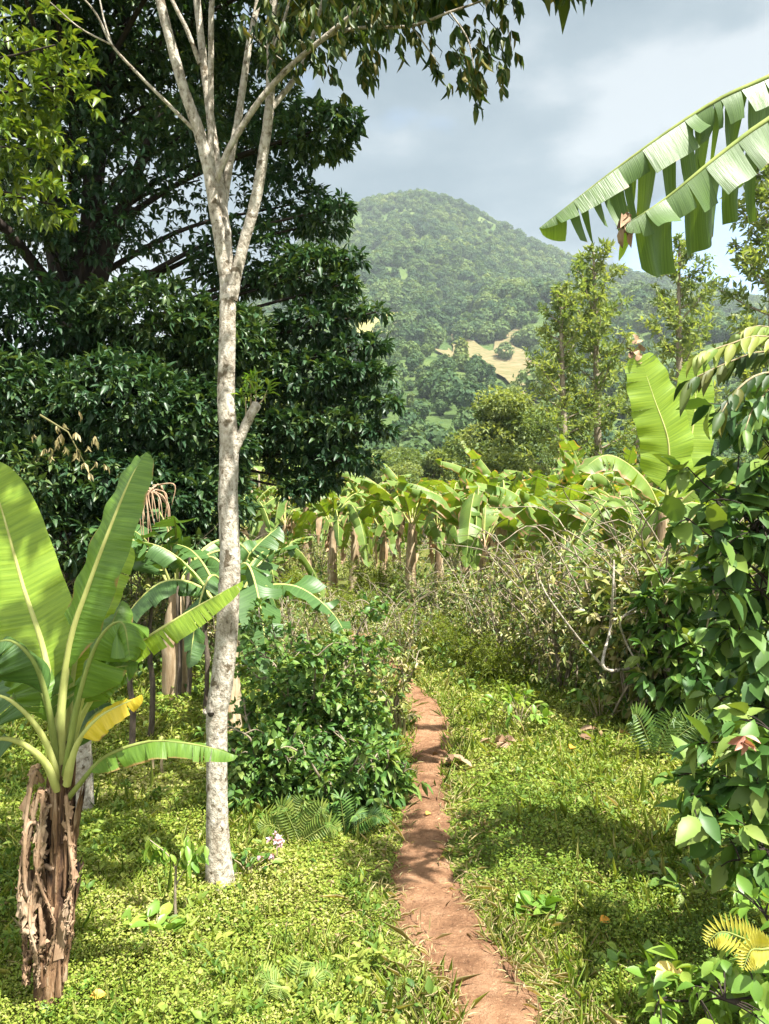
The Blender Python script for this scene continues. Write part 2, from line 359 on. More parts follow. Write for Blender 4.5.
# ------------------------------------------------------------------ ground, path, mountain
def grid(name, X, Y, Z, mat):
    mb = MB(); r, c = X.shape
    i = np.arange(r-1)[:, None]*c; j = np.arange(c-1)[None]
    q = np.stack([i+j, i+j+1, i+c+j+1, i+c+j], -1).reshape(-1, 4)
    mb.add(np.stack([X, Y, Z], -1).reshape(-1, 3), quad=q); o = mb.obj(name, mat); kind(o, 'structure'); return o
yy = np.concatenate([np.arange(-14, 12, .13), 12*np.exp(np.linspace(0, math.log(130/12), 90))])
uu = np.linspace(-1, 1, 180); uu = np.sign(uu)*np.abs(uu)**1.25
Yg, Ug = np.meshgrid(yy, uu, indexing='ij'); Xg = Ug*(10+np.maximum(Yg, 0)*1.1)
grid('ground', Xg, Yg, hgt(Xg, Yg), M['ground'])
ym = np.concatenate([np.arange(80, 420, 4.), np.arange(420, 1700, 9.)]); um = np.linspace(-1, 1, 260)
Ym, Um = np.meshgrid(ym, um, indexing='ij'); Xm = Um*(60+Ym*.95)
grid('mountain', Xm, Ym, mz(Xm, Ym), M['hill'])
yr_ = np.arange(1450, 2500, 16.); xr_ = np.linspace(-300, 2200, 170)
Yr, Xr = np.meshgrid(yr_, xr_, indexing='ij'); grid('far_ridge', Xr, Yr, rz(Xr, Yr), M['hill'])

PE = [(1024, 455, 540), (1000, 447, 528), (960, 430, 503), (920, 405, 482), (890, 397, 456), (860, 400, 445), (830, 404, 445), (800, 411, 444),
      (770, 412, 443), (740, 413, 447), (715, 412, 443), (700, 407, 430), (690, 403, 420), (680, 396, 410)]
pc = [(-.5, -2., .20), (-.05, .2, .18), (.14, 1.2, .16)]; pc = [(.62, -1.5, .20), (.5, .4, .18), (.43, 1.5, .17)]
for y_, a_, b_ in PE:
    p, q = gnd(a_, y_), gnd(b_, y_); pc.append(((p[0]+q[0])/2, p[1], (q[0]-p[0])/2*1.0))
pc += [(.05, 9.6, .14), (-.35, 11.5, .14), (-.9, 14, .14)]
pc = np.array(pc); pcs = spline(pc, 220)
def path_d(x, y):
    """signed distance-like measure: |x - centre(y)| / halfwidth and metres outside the edge"""
    c = np.interp(y, pcs[:, 1], pcs[:, 0]); w = np.interp(y, pcs[:, 1], pcs[:, 2])
    return np.abs(x-c)-w
mb = MB(); nc = 15; rows = []
for i, (cx, cy, w) in enumerate(pcs):
    for k in range(nc):
        e = -1+2*k/(nc-1); ww = w*1.15*(1+.12*math.sin(cy*9+e)+.08*math.sin(cy*23+2*e)+.05*math.sin(cy*47+3*e))
        x = cx+e*ww; rows.append((x, cy, float(hgt(x, cy))+.022-.016*e**4+.004*math.sin(cy*14+x*9)*math.sin(x*21)*(1-e*e)))
i = np.arange(len(pcs)-1)[:, None]*nc; j = np.arange(nc-1)[None]
mb.add(rows, quad=np.stack([i+j, i+j+1, i+nc+j+1, i+nc+j], -1).reshape(-1, 4)); kind(mb.obj('path', M['path']), 'structure')

# fields on the mountain foot
def inpoly(px, py, poly):
    c = np.zeros(np.shape(px), bool); n = len(poly)
    for a in range(n):
        x1, y1 = poly[a]; x2, y2 = poly[(a+1) % n]
        k = ((y1 > py) != (y2 > py)) & (px < (x2-x1)*(py-y1)/(y2-y1+1e-9)+x1); c ^= k
    return c
FIELDS = [('field', 'field_brown', [(432, 344), (514, 336), (556, 372), (516, 390)], 9),
          ('field', 'field_brown', [(520, 372), (566, 366), (572, 384), (540, 396)], 9),
          ('field', 'field_yellow', [(332, 346), (352, 318), (408, 314), (392, 340)], 8)]
fpoly = []
for nm, mt, pl, ns in FIELDS:
    C4 = [hit(*p)[:2] for p in pl]; n = 26; pts = []
    for a in np.linspace(0, 1, n):
        for b in np.linspace(0, 1, n):
            ea = 4*a*(1-a); eb = 4*b*(1-b); a_ = a+.10*math.sin(b*11+1)*(1-ea)+.05*math.sin(b*23)*(1-ea); b_ = b+.10*math.sin(a*9+2)*(1-eb)+.05*math.sin(a*21+1)*(1-eb)
            p = (1-a_)*((1-b_)*C4[0]+b_*C4[1])+a_*((1-b_)*C4[3]+b_*C4[2])
            pts.append((p[0], p[1], float(mz(p[0], p[1]))+2.2))
    fpoly.append([tuple(c) for c in C4])
    pts = np.array(pts).reshape(n, n, 3); grid(nm, pts[..., 0], pts[..., 1], pts[..., 2], M[mt])

# ------------------------------------------------------------------ far trees: three kinds, then a few singled out, the rest as forest
def far_tree(seed, tall):
    r_ = np.random.default_rng(seed); mb = MB(); n = 420
    c, d = in_ell(n, V(0, 0, .58), V(.42, .42, .46) if not tall else V(.26, .26, .5), .55)
    c[:, :2] *= (1+.25*np.sin(c[:, 2:3]*9+seed)); c += R.normal(size=c.shape)*.03
    leaves(mb, c, np.cross(d, rdir(n))+d*.25, d*1.6+rdir(n)*.5+V(0, 0, .5), .15, .12, R.random(n), TS)
    return mb, [(0, 0, -.1), (0, 0, .5)]
FT = []
def make_far(seed, tall, label, px, py, h, Yd=None, group='single trees on the lower slopes'):
    p = hit(px, py) if Yd is None else None
    mb, tr = far_tree(seed, tall); tube(mb, tr, [.035, .02], 5, m=1)
    o = mb.obj('hillside_tree', [M['far_leaf'], M['dark_bark']], loc=p); o.scale = (h, h, h); tag(o, label, 'tree', group); return o
FT.append(make_far(3, False, 'dark round tree standing alone on the brown field on the slope', 505, 362, 15))
FT.append(make_far(5, True, 'tall narrow dark tree at the left edge of the brown field', 461, 368, 15))
FT.append(make_far(8, False, 'broad dark green tree at the right lower edge of the brown field', 534, 404, 15))
def far_copy(k, label, px, py, h):
    o = FT[k].copy(); COL.objects.link(o); o.location = hit(px, py); o.scale = (h, h, h); o.rotation_euler = (0, 0, px*.7); o['label'] = label
far_copy(0, 'bushy dark tree just above the brown field at its top edge', 486, 338, 13)
far_copy(2, 'small dark tree beside the light green field low on the slope', 466, 418, 13)
far_copy(0, 'dark tree in the middle of the light green meadow border', 447, 402, 13)
far_copy(2, 'round tree at the right end of the brown field', 556, 380, 15)
far_copy(1, 'dark tall tree between the yellow field and the brown field', 430, 352, 15)

nF = 52000
yF = np.sqrt(R.random(nF))*1330+95; yF = np.where(R.random(nF) < .3, 100+R.random(nF)*420, yF)
xF = (R.random(nF)*2-1)*(.56*yF+20)
keep = np.ones(nF, bool)
for pl in fpoly: keep &= ~(inpoly(xF, yF, pl) & (R.random(nF) < .80))
dens = mnoise(xF*2.3+80, yF*2.1); low = yF < 560
keep &= ~(low & (dens < -.25) & (R.random(nF) < .8))
keep &= (yF > 560) | (R.random(nF) < .17)
for pl in fpoly:
    for bk in (10, 20, 30): keep &= ~(inpoly(xF*(1+bk/yF), yF+bk, pl) & (R.random(nF) < .8))
keep &= ~((yF > 560) & (mnoise(xF*3.1, yF*2.7+40) < -.7) & (R.random(nF) < .75))
xF, yF = xF[keep], yF[keep]
nR = 3500; xR = 100+R.random(nR)*1500; yR = 1700+R.random(nR)*420
hF = np.where(yF < 560, 3+R.random(len(yF))**2*8, (5+R.random(len(yF))**3*15)*np.where(yF > 1150, .75, 1))
PF = np.concatenate([np.stack([xF, yF, mz(xF, yF)-.6], 1), np.stack([xR, yR, rz(xR, yR)-.6], 1)])
SF = np.concatenate([hF, 13+R.random(nR)*10]); KF = R.choice(3, len(PF), p=[.45, .15, .4])
me = bpy.data.meshes.new('hillside_forest'); me.from_pydata(PF.tolist(), [], [])
for nm, val in (('sc', SF), ('rot', R.random(len(PF))*6.28), ('kd', KF.astype(float))):
    a = me.attributes.new(nm, 'FLOAT', 'POINT'); a.data.foreach_set('value', val.astype(np.float32))
fo = bpy.data.objects.new('hillside_forest', me); COL.objects.link(fo); kind(fo, 'stuff')
ng = bpy.data.node_groups.new('forest', 'GeometryNodeTree')
ng.interface.new_socket('Geometry', in_out='INPUT', socket_type='NodeSocketGeometry'); ng.interface.new_socket('Geometry', in_out='OUTPUT', socket_type='NodeSocketGeometry')
gi = ng.nodes.new('NodeGroupInput'); go = ng.nodes.new('NodeGroupOutput'); jn = ng.nodes.new('GeometryNodeJoinGeometry')
def na(n):
    x = ng.nodes.new('GeometryNodeInputNamedAttribute'); x.data_type = 'FLOAT'; x.inputs[0].default_value = n; return x.outputs[0]
for k in range(3):
    oi = ng.nodes.new('GeometryNodeObjectInfo'); oi.inputs[0].default_value = FT[k]; oi.transform_space = 'ORIGINAL'
    ip = ng.nodes.new('GeometryNodeInstanceOnPoints'); cmp_ = ng.nodes.new('FunctionNodeCompare'); cmp_.data_type = 'FLOAT'; cmp_.operation = 'EQUAL'
    ng.links.new(na('kd'), cmp_.inputs[0]); cmp_.inputs[1].default_value = k; cmp_.inputs['Epsilon'].default_value = .1
    cx = ng.nodes.new('ShaderNodeCombineXYZ'); ng.links.new(na('rot'), cx.inputs[2])
    cs = ng.nodes.new('ShaderNodeCombineXYZ'); s_ = na('sc')
    for q_ in range(3): ng.links.new(s_, cs.inputs[q_])
    ng.links.new(gi.outputs[0], ip.inputs['Points']); ng.links.new(cmp_.outputs[0], ip.inputs['Selection']); ng.links.new(oi.outputs['Geometry'], ip.inputs['Instance'])
    ng.links.new(cx.outputs[0], ip.inputs['Rotation']); ng.links.new(cs.outputs[0], ip.inputs['Scale']); ng.links.new(ip.outputs[0], jn.inputs[0])
ng.links.new(jn.outputs[0], go.inputs[0])
fo.modifiers.new('forest', 'NODES').node_group = ng

# ------------------------------------------------------------------ middle-distance trees
def silver_oak(h, seed, dens=1., wide=.2):
    r_ = np.random.default_rng(seed); root = thing('silver_oak_tree', '-', 'tree')
    lean = r_.normal()*.02
    tb = MB(); tr = np.array([(0, 0, -.2), (lean*h*.4, 0, h*.4), (lean*h*.6, .1, h*.75), (lean*h, .1, h)])
    tube(tb, tr, np.array([.015, .012, .008, .003])*h, 8, 24, .05)
    tk = tb.obj('trunk', M['grey_bark'], root)
    cb = MB(); bb = MB(); ts = spline(tr, 100); nb = int(60*dens)
    for k in range(nb):
        f = .14+.86*(k+r_.random())/nb; p = ts[min(99, int(f*99))]
        az = k*2.4+r_.normal()*.4; ln = h*wide*(1.05-f)**.55*(.55+.6*r_.random())*(.55 if f < .25 else 1)
        e = p+V(math.cos(az)*ln, math.sin(az)*ln, ln*(.55+.5*r_.random()))
        mid = (p+e)/2+V(0, 0, -.05*ln); tube(bb, [p, mid, e], [.0035*h, .002*h, .001*h], 4, cap=False)
        bp = spline([p, mid, e], 12)[3:]
        m_ = max(8, int(60*ln/(h*.2)))
        C = bp[r_.integers(0, len(bp), m_)]+r_.normal(size=(m_, 3))*ln*.13
        rosettes(cb, C, np.broadcast_to(V(0, 0, .6)+(e-p)/ln, C.shape), 6, .019*h, .0065*h, TS, 1.0, .1, .6, tint=np.full(m_, r_.random()*.6+.2))
    bb.obj('branches', M['grey_bark'], tk); cb.obj('crown', M['grev'], root)
    return root
def broad_tree(h, seed, n=2600, wide=.38, mat='mid_leaf'):
    r_ = np.random.default_rng(seed); root = thing('broadleaf_tree', '-', 'tree'); tb = MB()
    tube(tb, [(0, 0, -.2), (.02*h, 0, .25*h), (0, .01*h, .7*h)], [.03*h, .022*h, .006*h], 7, 10, .05); cb = MB()
    for k in range(16):
        az = k*2.4; f = .34+.62*r_.random(); rad = wide*h*(1-((f-.5)/.55)**2)*.75*(.4+.6*r_.random())
        c = V(math.cos(az)*rad, math.sin(az)*rad, f*h); tube(tb, [(0, 0, f*h*.65), c], [.008*h, .003*h], 4)
        m_ = n//9; P, d = in_ell(m_, c, V(.19, .19, .11)*h*(.6+.6*r_.random()), .4)
        rosettes(cb, P, d, 4, .026*h, .013*h, TS, .9, .2, .8, tint=np.full(m_, r_.random()))
    tb.obj('trunk', M['grey_bark'], root); cb.obj('crown', M[mat], root); return root
def setroot(o, label, px, Y, rzv=0, group=None):
    p = at(px, 540, Y); o.location = (p[0], Y, 0); o.rotation_euler = (0, 0, rzv); o['label'] = label
    if group: o['group'] = group
GS = 'silver oak trees behind the banana grove'
so = silver_oak(14.2, 4, .7, .19); setroot(so, 'tall slender silver oak with a pale straight trunk behind the banana grove', 600, 35, 0, GS)
so2 = silver_oak(12.2, 9, .85, .16); setroot(so2, 'bushy yellow green silver oak left of the pale straight trunk', 566, 34, 1, GS)
def px_dup(src, label, px, Y, sc, rzv, group):
    p = at(px, 540, Y); return dup(src, label, (p[0], Y, 0), rzv, sc, group)
px_dup(so, 'silver oak with a pointed top behind the two upright banana leaves', 680, 42, 1.2, 2.1, GS)
px_dup(so2, 'dark silver oak at the right edge of the view', 772, 27, 1.25, 2.6, GS)
px_dup(so2, 'short silver oak in the gap between the two taller silver oaks', 638, 48, 1.0, 4.4, GS)
GB = 'broadleaf trees between grove and mountain'
bt = broad_tree(8.6, 21); setroot(bt, 'light green young tree standing alone before the brown field', 500, 41, 0, GB); bt.children[1].data.materials[0] = M['light_tree']
bt2 = broad_tree(11, 25, 3600); setroot(bt2, 'dark grey green tree right below the big tree crown, behind the leftmost grove bananas', 262, 40, 0, GB)
px_dup(bt2, 'broad olive tree left of the light green young tree, above the grove', 425, 66, .95, 2, GB)
px_dup(bt2, 'olive tree showing just right of the big dark crown', 372, 72, 1.05, 3, GB)
px_dup(bt, 'dull green tree behind the pale slender trunk', 300, 52, 1.0, 3.3, GB)
px_dup(bt2, 'low dark tree between the young tree and the silver oaks', 538, 60, .6, 4, GB)
px_dup(bt2, 'dark tree low behind the pale straight silver oak trunk', 622, 58, .62, 5, GB)
px_dup(bt2, 'dark bushy tree at right behind the upright banana leaves', 715, 46, .65, 1.2, GB)
px_dup(bt, 'pale olive tree low between the two olive trees', 402, 58, .72, 5.2, GB)
px_dup(bt2, 'dim tree in the shade far behind the big tree', 130, 45, .9, 5.5, GB)
px_dup(bt2, 'dim tree at the left edge far behind the big tree', 15, 48, .9, .5, GB)
# two bare poles
pl = MB(); tube(pl, [(0, 0, 0), (.05, 0, 1.6), (.02, 0, 3.3)], [.045, .04, .03], 6, 12, .06)
p0 = at(258, 560, 24); tall = pl.obj('bare_trunk', M['grey_bark'], loc=(p0[0], 24, 0)); tag(tall, 'taller bare grey sapling stem right of the pale tree trunk', 'tree', 'bare sapling stems')
c2 = tall.copy(); COL.objects.link(c2); c2.location = at(251, 560, 24.4)*V(1, 1, 0); c2.scale = (1, 1, .86); c2['label'] = 'shorter bare grey sapling stem next to the pale tree trunk'

# ------------------------------------------------------------------ banana plants
def banana_leaf(mid, W, nh, fold=.25, curl=.5, ntear=6, rag=.12, pet=.16, rows=44, J=4, wl=1., wr=1., gap=.25, seed=0, rib=.012, sag=0., tipsharp=.5, fl=None, fr=None):
    r_ = np.random.default_rng(seed+77)
    Ms = spline(mid, 90); L = np.linalg.norm(np.diff(Ms, axis=0), axis=1).sum()
    T = nrm(np.gradient(Ms, axis=0)); nh = np.asarray(nh, float)
    S = nrm(np.cross(T, np.broadcast_to(nh, T.shape))); N = np.cross(S, T)
    f = np.linspace(0, 1, 90)
    def ev(A, s): return np.stack([np.interp(s, f, A[:, k]) for k in range(3)], -1)
    mb = MB()
    for side, wk in ((-1, wl), (1, wr)):
        fo_ = fl if (side < 0 and fl is not None) else fr if (side > 0 and fr is not None) else fold
        cuts = np.sort(np.concatenate([[0, 1], r_.random(ntear)**.8])) if ntear else np.array([0., 1.])
        cuts = cuts[np.concatenate([[True], np.diff(cuts) > .02])]; cuts[-1] = 1
        for a, b in zip(cuts[:-1], cuts[1:]):
            k = max(3, int(rows*(b-a))+2); s0 = np.linspace(a, b, k)
            dl = r_.normal()*rag*2.2; g = gap*r_.random()**1.6 if ntear else 0; wsc = 1+r_.normal()*rag*.5
            vs = []; uvs = []
            cen = (a+b)/2
            pos = None
            for jq in range(J+1):
                q = jq/J
                s1 = cen+(s0-cen)*(1-g*q)
                s = np.clip(pet+(1-pet)*s1, 0, 1)
                if jq == 0:
                    pos = ev(Ms, np.clip(pet+(1-pet)*s0, 0, 1))
                else:
                    w = W*wk*wsc*np.minimum(1, (s0/.13+.03))**.6*np.clip(1-s0**(3.2), 0, 1)**tipsharp
                    th = fo_+(curl+dl)*q+sag
                    Sd = ev(S, s); Nd = ev(N, s); Td = ev(T, s)
                    wav = .10*np.sin(s0*38+seed+side)*q*(1 if ntear < 12 else .4)
                    pos = pos+(w/J)[:, None]*(side*Sd*np.cos(th+wav)[:, None]-Nd*np.sin(th+wav)[:, None]+Td*(.22)) - (w/J*g*.8*np.sign(s0-cen)*np.abs(s0-cen)/(b-a))[:, None]*Td
                vs.append(pos.copy()); uvs.append(np.stack([np.full(k, side*q), s0*L], -1))
            vs = np.array(vs); uvs = np.array(uvs)
            i = np.arange(J)[:, None]*k; jj = np.arange(k-1)[None]
            qd = np.stack([i+jj, i+jj+1, i+k+jj+1, i+k+jj], -1).reshape(-1, 4)
            if side > 0: qd = qd[:, ::-1]
            mb.add(vs.reshape(-1, 3), quad=qd, tint=r_.random(), uv=uvs.reshape(-1, 2))
    rb = MB(); idx = np.linspace(0, 87, 22).astype(int)
    tube(rb, Ms[idx]-N[idx]*rib*.3, np.linspace(rib*1.5, rib*.22, 22), 7)
    return mb, rb
def put_leaf(root, mid, W, nh, mat='ban', ribmat='midrib', name='leaf', label=None, loc=None, **k):
    mid = np.asarray(mid, float)-(np.asarray(loc) if loc is not None else 0)
    mb, rb = banana_leaf(mid, W, nh, **k)
    o = mb.obj(name, M[mat], root)
    if label: o['label'] = label
    rb.obj('midrib', M[ribmat], o); return o
def pseudostem(root, P, r, mat, n=26, seg=12, wob=.07, sheaths=0, shr=.02):
    mb = MB(); tube(mb, P, r, seg, n, wob); tk = mb.obj('trunk', M[mat], root)
    return tk
def dead_leaf(root, top, ln, w, seed, dirx=0., diry=-.1, curl=1.2):
    r_ = np.random.default_rng(seed); top = np.asarray(top, float)
    P = [top, top+V(dirx*.5, diry*.6, .03), top+V(dirx, diry, -ln*.3), top+V(dirx*.9, diry*.8, -ln*.65), top+V(dirx*.75, diry*.7, -ln)]
    P = np.array(P)+r_.normal(size=(5, 3))*.012
    mb, rb = banana_leaf(P, w, (r_.normal()*.6, -1, .1), .5, curl, 9, .55, .1, 34, 4, gap=.5, seed=seed, rib=.006)
    for v in mb.v: v += r_.normal(size=v.shape)*.004
    o = mb.obj('dead_leaf', M['dry'], root); rb.obj('midrib', M['dry'], o); return o

# --- the big banana plant at left
YB = 2.62; base = gnd(50, 1000); bl = V(base[0], YB, base[2]-.02)
hero = thing('banana_plant', 'banana plant in the left foreground with big bright leaves and brown dead leaves hanging', 'banana plant', bl)
def q3(lst): return [at(*p) for p in lst]
def rel(P): return np.asarray(P)-bl
tr = rel(q3([(50, 1003, 2.6), (56, 930, 2.6), (60, 850, 2.6), (62, 795, 2.6), (64, 745, 2.6)]))
mb = MB(); tube(mb, tr, [.038, .038, .036, .035, .032], 16, 60, .08)
for k in range(26):   # old sheath scales wrapped round the stem
    f = R.random(); p = spline(tr, 50)[int(f*42)]; az = R.random()*6.28; rr = .042-.006*f; h_ = .10+.16*R.random()
    for e in range(1):
        a2 = az+e*.35
        tube(mb, [p+V(math.cos(a2)*rr, math.sin(a2)*rr, 0), p+V(math.cos(a2)*(rr+.004), math.sin(a2)*(rr+.004), h_*.5), p+V(math.cos(a2)*(rr+.012*R.random()), math.sin(a2)*(rr+.012*R.random()), h_)], [.012, .010, .003], 5, 6, .1)
for k in range(34):   # loose papery sheaths, ragged at the top
    f = R.random()*.8; tp = spline(tr, 60); az = R.random()*6.28; wa = .35+.6*R.random(); hh_ = .10+.22*R.random(); i0 = int(f*44); off = .003+.012*R.random()
    ni, nj = 9, 8; vv = []; ragt = R.normal(size=nj)*.25
    for i_ in range(ni):
        for j_ in range(nj):
            t_ = i_/(ni-1)*(1+ragt[j_]*.5); p = tp[min(59, max(0, int(i0+t_*hh_/.88*59)))]; a2 = az+wa*(j_/(nj-1)-.5)*(1-.3*t_); rr = .040-.006*f+off*(1+1.6*t_**2)+.003*R.normal()
            vv.append(V(math.cos(a2)*rr, math.sin(a2)*rr, 0)+V(p[0], p[1], tp[i0][2]+t_*hh_))
    i_ = np.arange(ni-1)[:, None]*nj; j_ = np.arange(nj-1)[None]; mb.add(vv, quad=np.stack([i_+j_, i_+j_+1, i_+nj+j_+1, i_+nj+j_], -1).reshape(-1, 4), m=int(R.random() < .3))
mb.obj('trunk', [M['pstem'], M['dry']], hero)
def HL(pts, W, nh, **k): return put_leaf(hero, q3(pts), W, nh, loc=bl, **k)
CAMV = V(0, -1, 0)
HL([(60, 770, 2.6), (56, 715, 2.62), (42, 644, 2.66), (23, 586, 2.7), (3, 514, 2.74), (-14, 462, 2.76)], .135, (.2, -1, .25), mat='ban_lit', ribmat='midrib_pale', ntear=0, fold=-.05, curl=.15, pet=.30, seed=1, rib=.011, rag=.03)
HL([(62, 775, 2.58), (60, 716, 2.56), (70, 641, 2.54), (88, 586, 2.52), (110, 527, 2.52), (130, 479, 2.54), (146, 452, 2.56)], .098, (-.75, -1, .15), mat='ban', ribmat='midrib_pale', ntear=2, fold=.30, curl=.25, pet=.27, seed=2, rib=.011, rag=.10, gap=.1)
HL([(64, 770, 2.68), (70, 700, 2.72), (80, 641, 2.78), (99, 588, 2.84), (130, 545, 2.9)], .10, (-.2, -1, .5), mat='ban_lit', ribmat='midrib_pale', ntear=3, fold=.1, curl=.3, pet=.28, seed=3, rib=.009, rag=.08)
HL([(64, 765, 2.62), (74, 712, 2.60), (92, 668, 2.6), (108, 632, 2.62), (122, 600, 2.68)], .10, (-.3, -1, .4), mat='ban', ribmat='midrib', ntear=5, fold=.35, curl=.5, pet=.22, seed=14, rib=.008)
HL([(58, 765, 2.64), (50, 715, 2.6), (36, 680, 2.6), (14, 660, 2.62), (-10, 655, 2.64)], .11, (.2, -1, .5), mat='ban', ribmat='midrib', ntear=6, fold=.35, curl=.5, pet=.2, seed=15, rib=.008)
HL([(66, 770, 2.62), (80, 735, 2.62), (98, 712, 2.64), (116, 706, 2.68)], .075, (.1, -1, .5), mat='ban_dark', ribmat='midrib', ntear=4, fold=.4, curl=.5, pet=.2, seed=16, rib=.007)
HL([(66, 775, 2.58), (82, 715, 2.54), (125, 655, 2.5), (182, 615, 2.48), (243, 581, 2.46)], .075, (.15, -.55, 1), mat='ban_lit', ribmat='midrib_pale', ntear=13, fold=.45, curl=.2, pet=.42, seed=4, rib=.008, rag=.12, gap=.5, wl=.35)
HL([(64, 775, 2.56), (78, 700, 2.46), (98, 640, 2.40), (122, 622, 2.36), (130, 660, 2.32)], .13, (0, -.6, 1), mat='ban', ribmat='midrib', ntear=4, fold=.5, curl=.6, pet=.26, seed=5, rib=.008)
HL([(66, 780, 2.55), (80, 705, 2.5), (104, 672, 2.46), (138, 664, 2.44)], .075, (.2, -.8, .9), mat='ban', ribmat='midrib_pale', ntear=3, fold=.2, curl=.3, pet=.35, seed=6, rib=.008)
HL([(66, 785, 2.55), (76, 745, 2.5), (100, 716, 2.46), (142, 695, 2.42)], .062, (-.3, -.8, .8), mat='ban_yel', ribmat='midrib_pale', ntear=2, fold=.3, curl=.5, pet=.42, seed=7, rib=.009, wl=.45, label='yellow fading leaf')
HL([(58, 775, 2.58), (50, 715, 2.52), (36, 665, 2.46), (10, 640, 2.42), (-20, 650, 2.4)], .12, (0, -.5, 1), mat='ban_dark', ntear=5, fold=.45, curl=.5, pet=.34, seed=8, rib=.009)
HL([(58, 780, 2.57), (48, 745, 2.5), (28, 715, 2.44), (-2, 695, 2.4), (-40, 705, 2.36)], .11, (0, -.5, 1), mat='ban_dark', ribmat='midrib_pale', ntear=5, fold=.5, curl=.5, pet=.5, seed=9, rib=.009)
HL([(58, 790, 2.56), (44, 760, 2.5), (15, 740, 2.46), (-15, 742, 2.44), (-45, 770, 2.42)], .10, (0, -.6, 1), mat='ban_dark', ribmat='midrib_pale', ntear=4, fold=.6, curl=.4, pet=.5, seed=10, rib=.010)
HL([(66, 800, 2.58), (78, 785, 2.54), (104, 757, 2.52), (150, 741, 2.5), (200, 745, 2.5), (238, 756, 2.5)], .062, (.05, -.35, 1), mat='ban', ribmat='midrib', ntear=9, fold=.55, curl=.3, pet=.30, seed=11, rib=.007, gap=.35)
HL([(62, 765, 2.7), (66, 700, 2.9), (72, 650, 3.05), (92, 618, 3.15), (112, 640, 3.2)], .13, (0, -.3, 1), mat='ban_dark', ntear=4, fold=.3, curl=.4, pet=.34, seed=12)
HL([(60, 770, 2.66), (48, 700, 2.8), (20, 640, 2.95), (-10, 610, 3.05)], .13, (.3, -.6, .8), mat='ban_dark', ntear=4, fold=.2, curl=.4, pet=.34, seed=13)
for k, (px, py, ln, w, dx, dy) in enumerate([(46, 785, .62, .030, -.085, -.05), (50, 800, .40, .036, -.05, -.06), (42, 835, .42, .034, -.055, -.05), (52, 870, .34, .026, -.05, -.06), (48, 905, .26, .036, -.035, -.06), (66, 810, .35, .018, .02, -.03), (70, 850, .28, .014, .015, -.04), (44, 800, .55, .015, -.06, -.03), (56, 820, .5, .013, -.02, -.06), (40, 850, .40, .018, -.07, -.03)]):
    dead_leaf(hero, at(px, py, 2.57)-bl, ln, w*.75, 100+k, dx*.75, dy*.8)

# --- the banana plant outside the frame at right, two torn leaves reach in
rb_ = thing('banana_plant', 'banana plant beyond the right edge whose two long torn leaves reach into the sky', 'banana plant', (5.2, 3.3, 0))
rl = V(5.2, 3.3, 0)
pseudostem(rb_, [(0, 0, -.05), (.03, 0, .9), (0, 0, 2.6), (-.02, 0, 3.75)], [.13, .11, .09, .06], 'pstem_pale')
put_leaf(rb_, [rl+V(-.02, 0, 3.7), at(900, 60, 4.537), at(820, 56, 4.488), at(760, 80, 4.455), at(714, 101, 4.422), at(660, 136, 4.389), at(600, 180, 4.372), at(539, 228, 4.389)], .31, (.25, -.35, 1), 'ban_torn', loc=rl, ntear=24, fl=.75, fr=1.35, curl=.12, pet=.34, seed=21, gap=.35, rag=.22, rows=90, wl=.55, wr=1.4, rib=.015, tipsharp=.6)
put_leaf(rb_, [rl+V(-.02, 0, 3.6), at(920, 110, 4.290), at(830, 88, 4.125), at(769, 118, 4.059), at(717, 156, 4.010), at(665, 198, 3.993), at(622, 226, 4.010)], .36, (.3, -.45, 1), 'ban_torn', loc=rl, ntear=9, fl=.75, fr=1.3, curl=.15, pet=.36, seed=25, gap=.4, rag=.18, rows=70, wl=.52, wr=1.35, rib=.017, tipsharp=.35)
for k, az in enumerate([-1.9]):
    d = V(math.cos(az), math.sin(az), 0)
    put_leaf(rb_, [V(-.02, 0, 3.7), V(0, 0, 4.0)+d*.3, V(0, 0, 4.6)+d*1.0, V(0, 0, 4.6)+d*1.9, V(0, 0, 4.0)+d*2.5], .22, (0, 0, 1), 'ban_torn', ntear=10, fold=.4, curl=.4, seed=30+k, rows=40)
# burnt tip of the lower leaf
dm = MB(); r_ = np.random.default_rng(5)
P = np.array([at(628+r_.normal()*6, 222+r_.normal()*5, 4.01) for _ in range(9)])-rl
leaves(dm, P, rdir(9)*.6+V(-.3, -.2, -.8), rdir(9)+V(0, -1, 0), .085, .045, R.random(9), TG); do = dm.obj('dead_leaf', M['dry'], rb_); do['label'] = 'dry torn leaf tip'

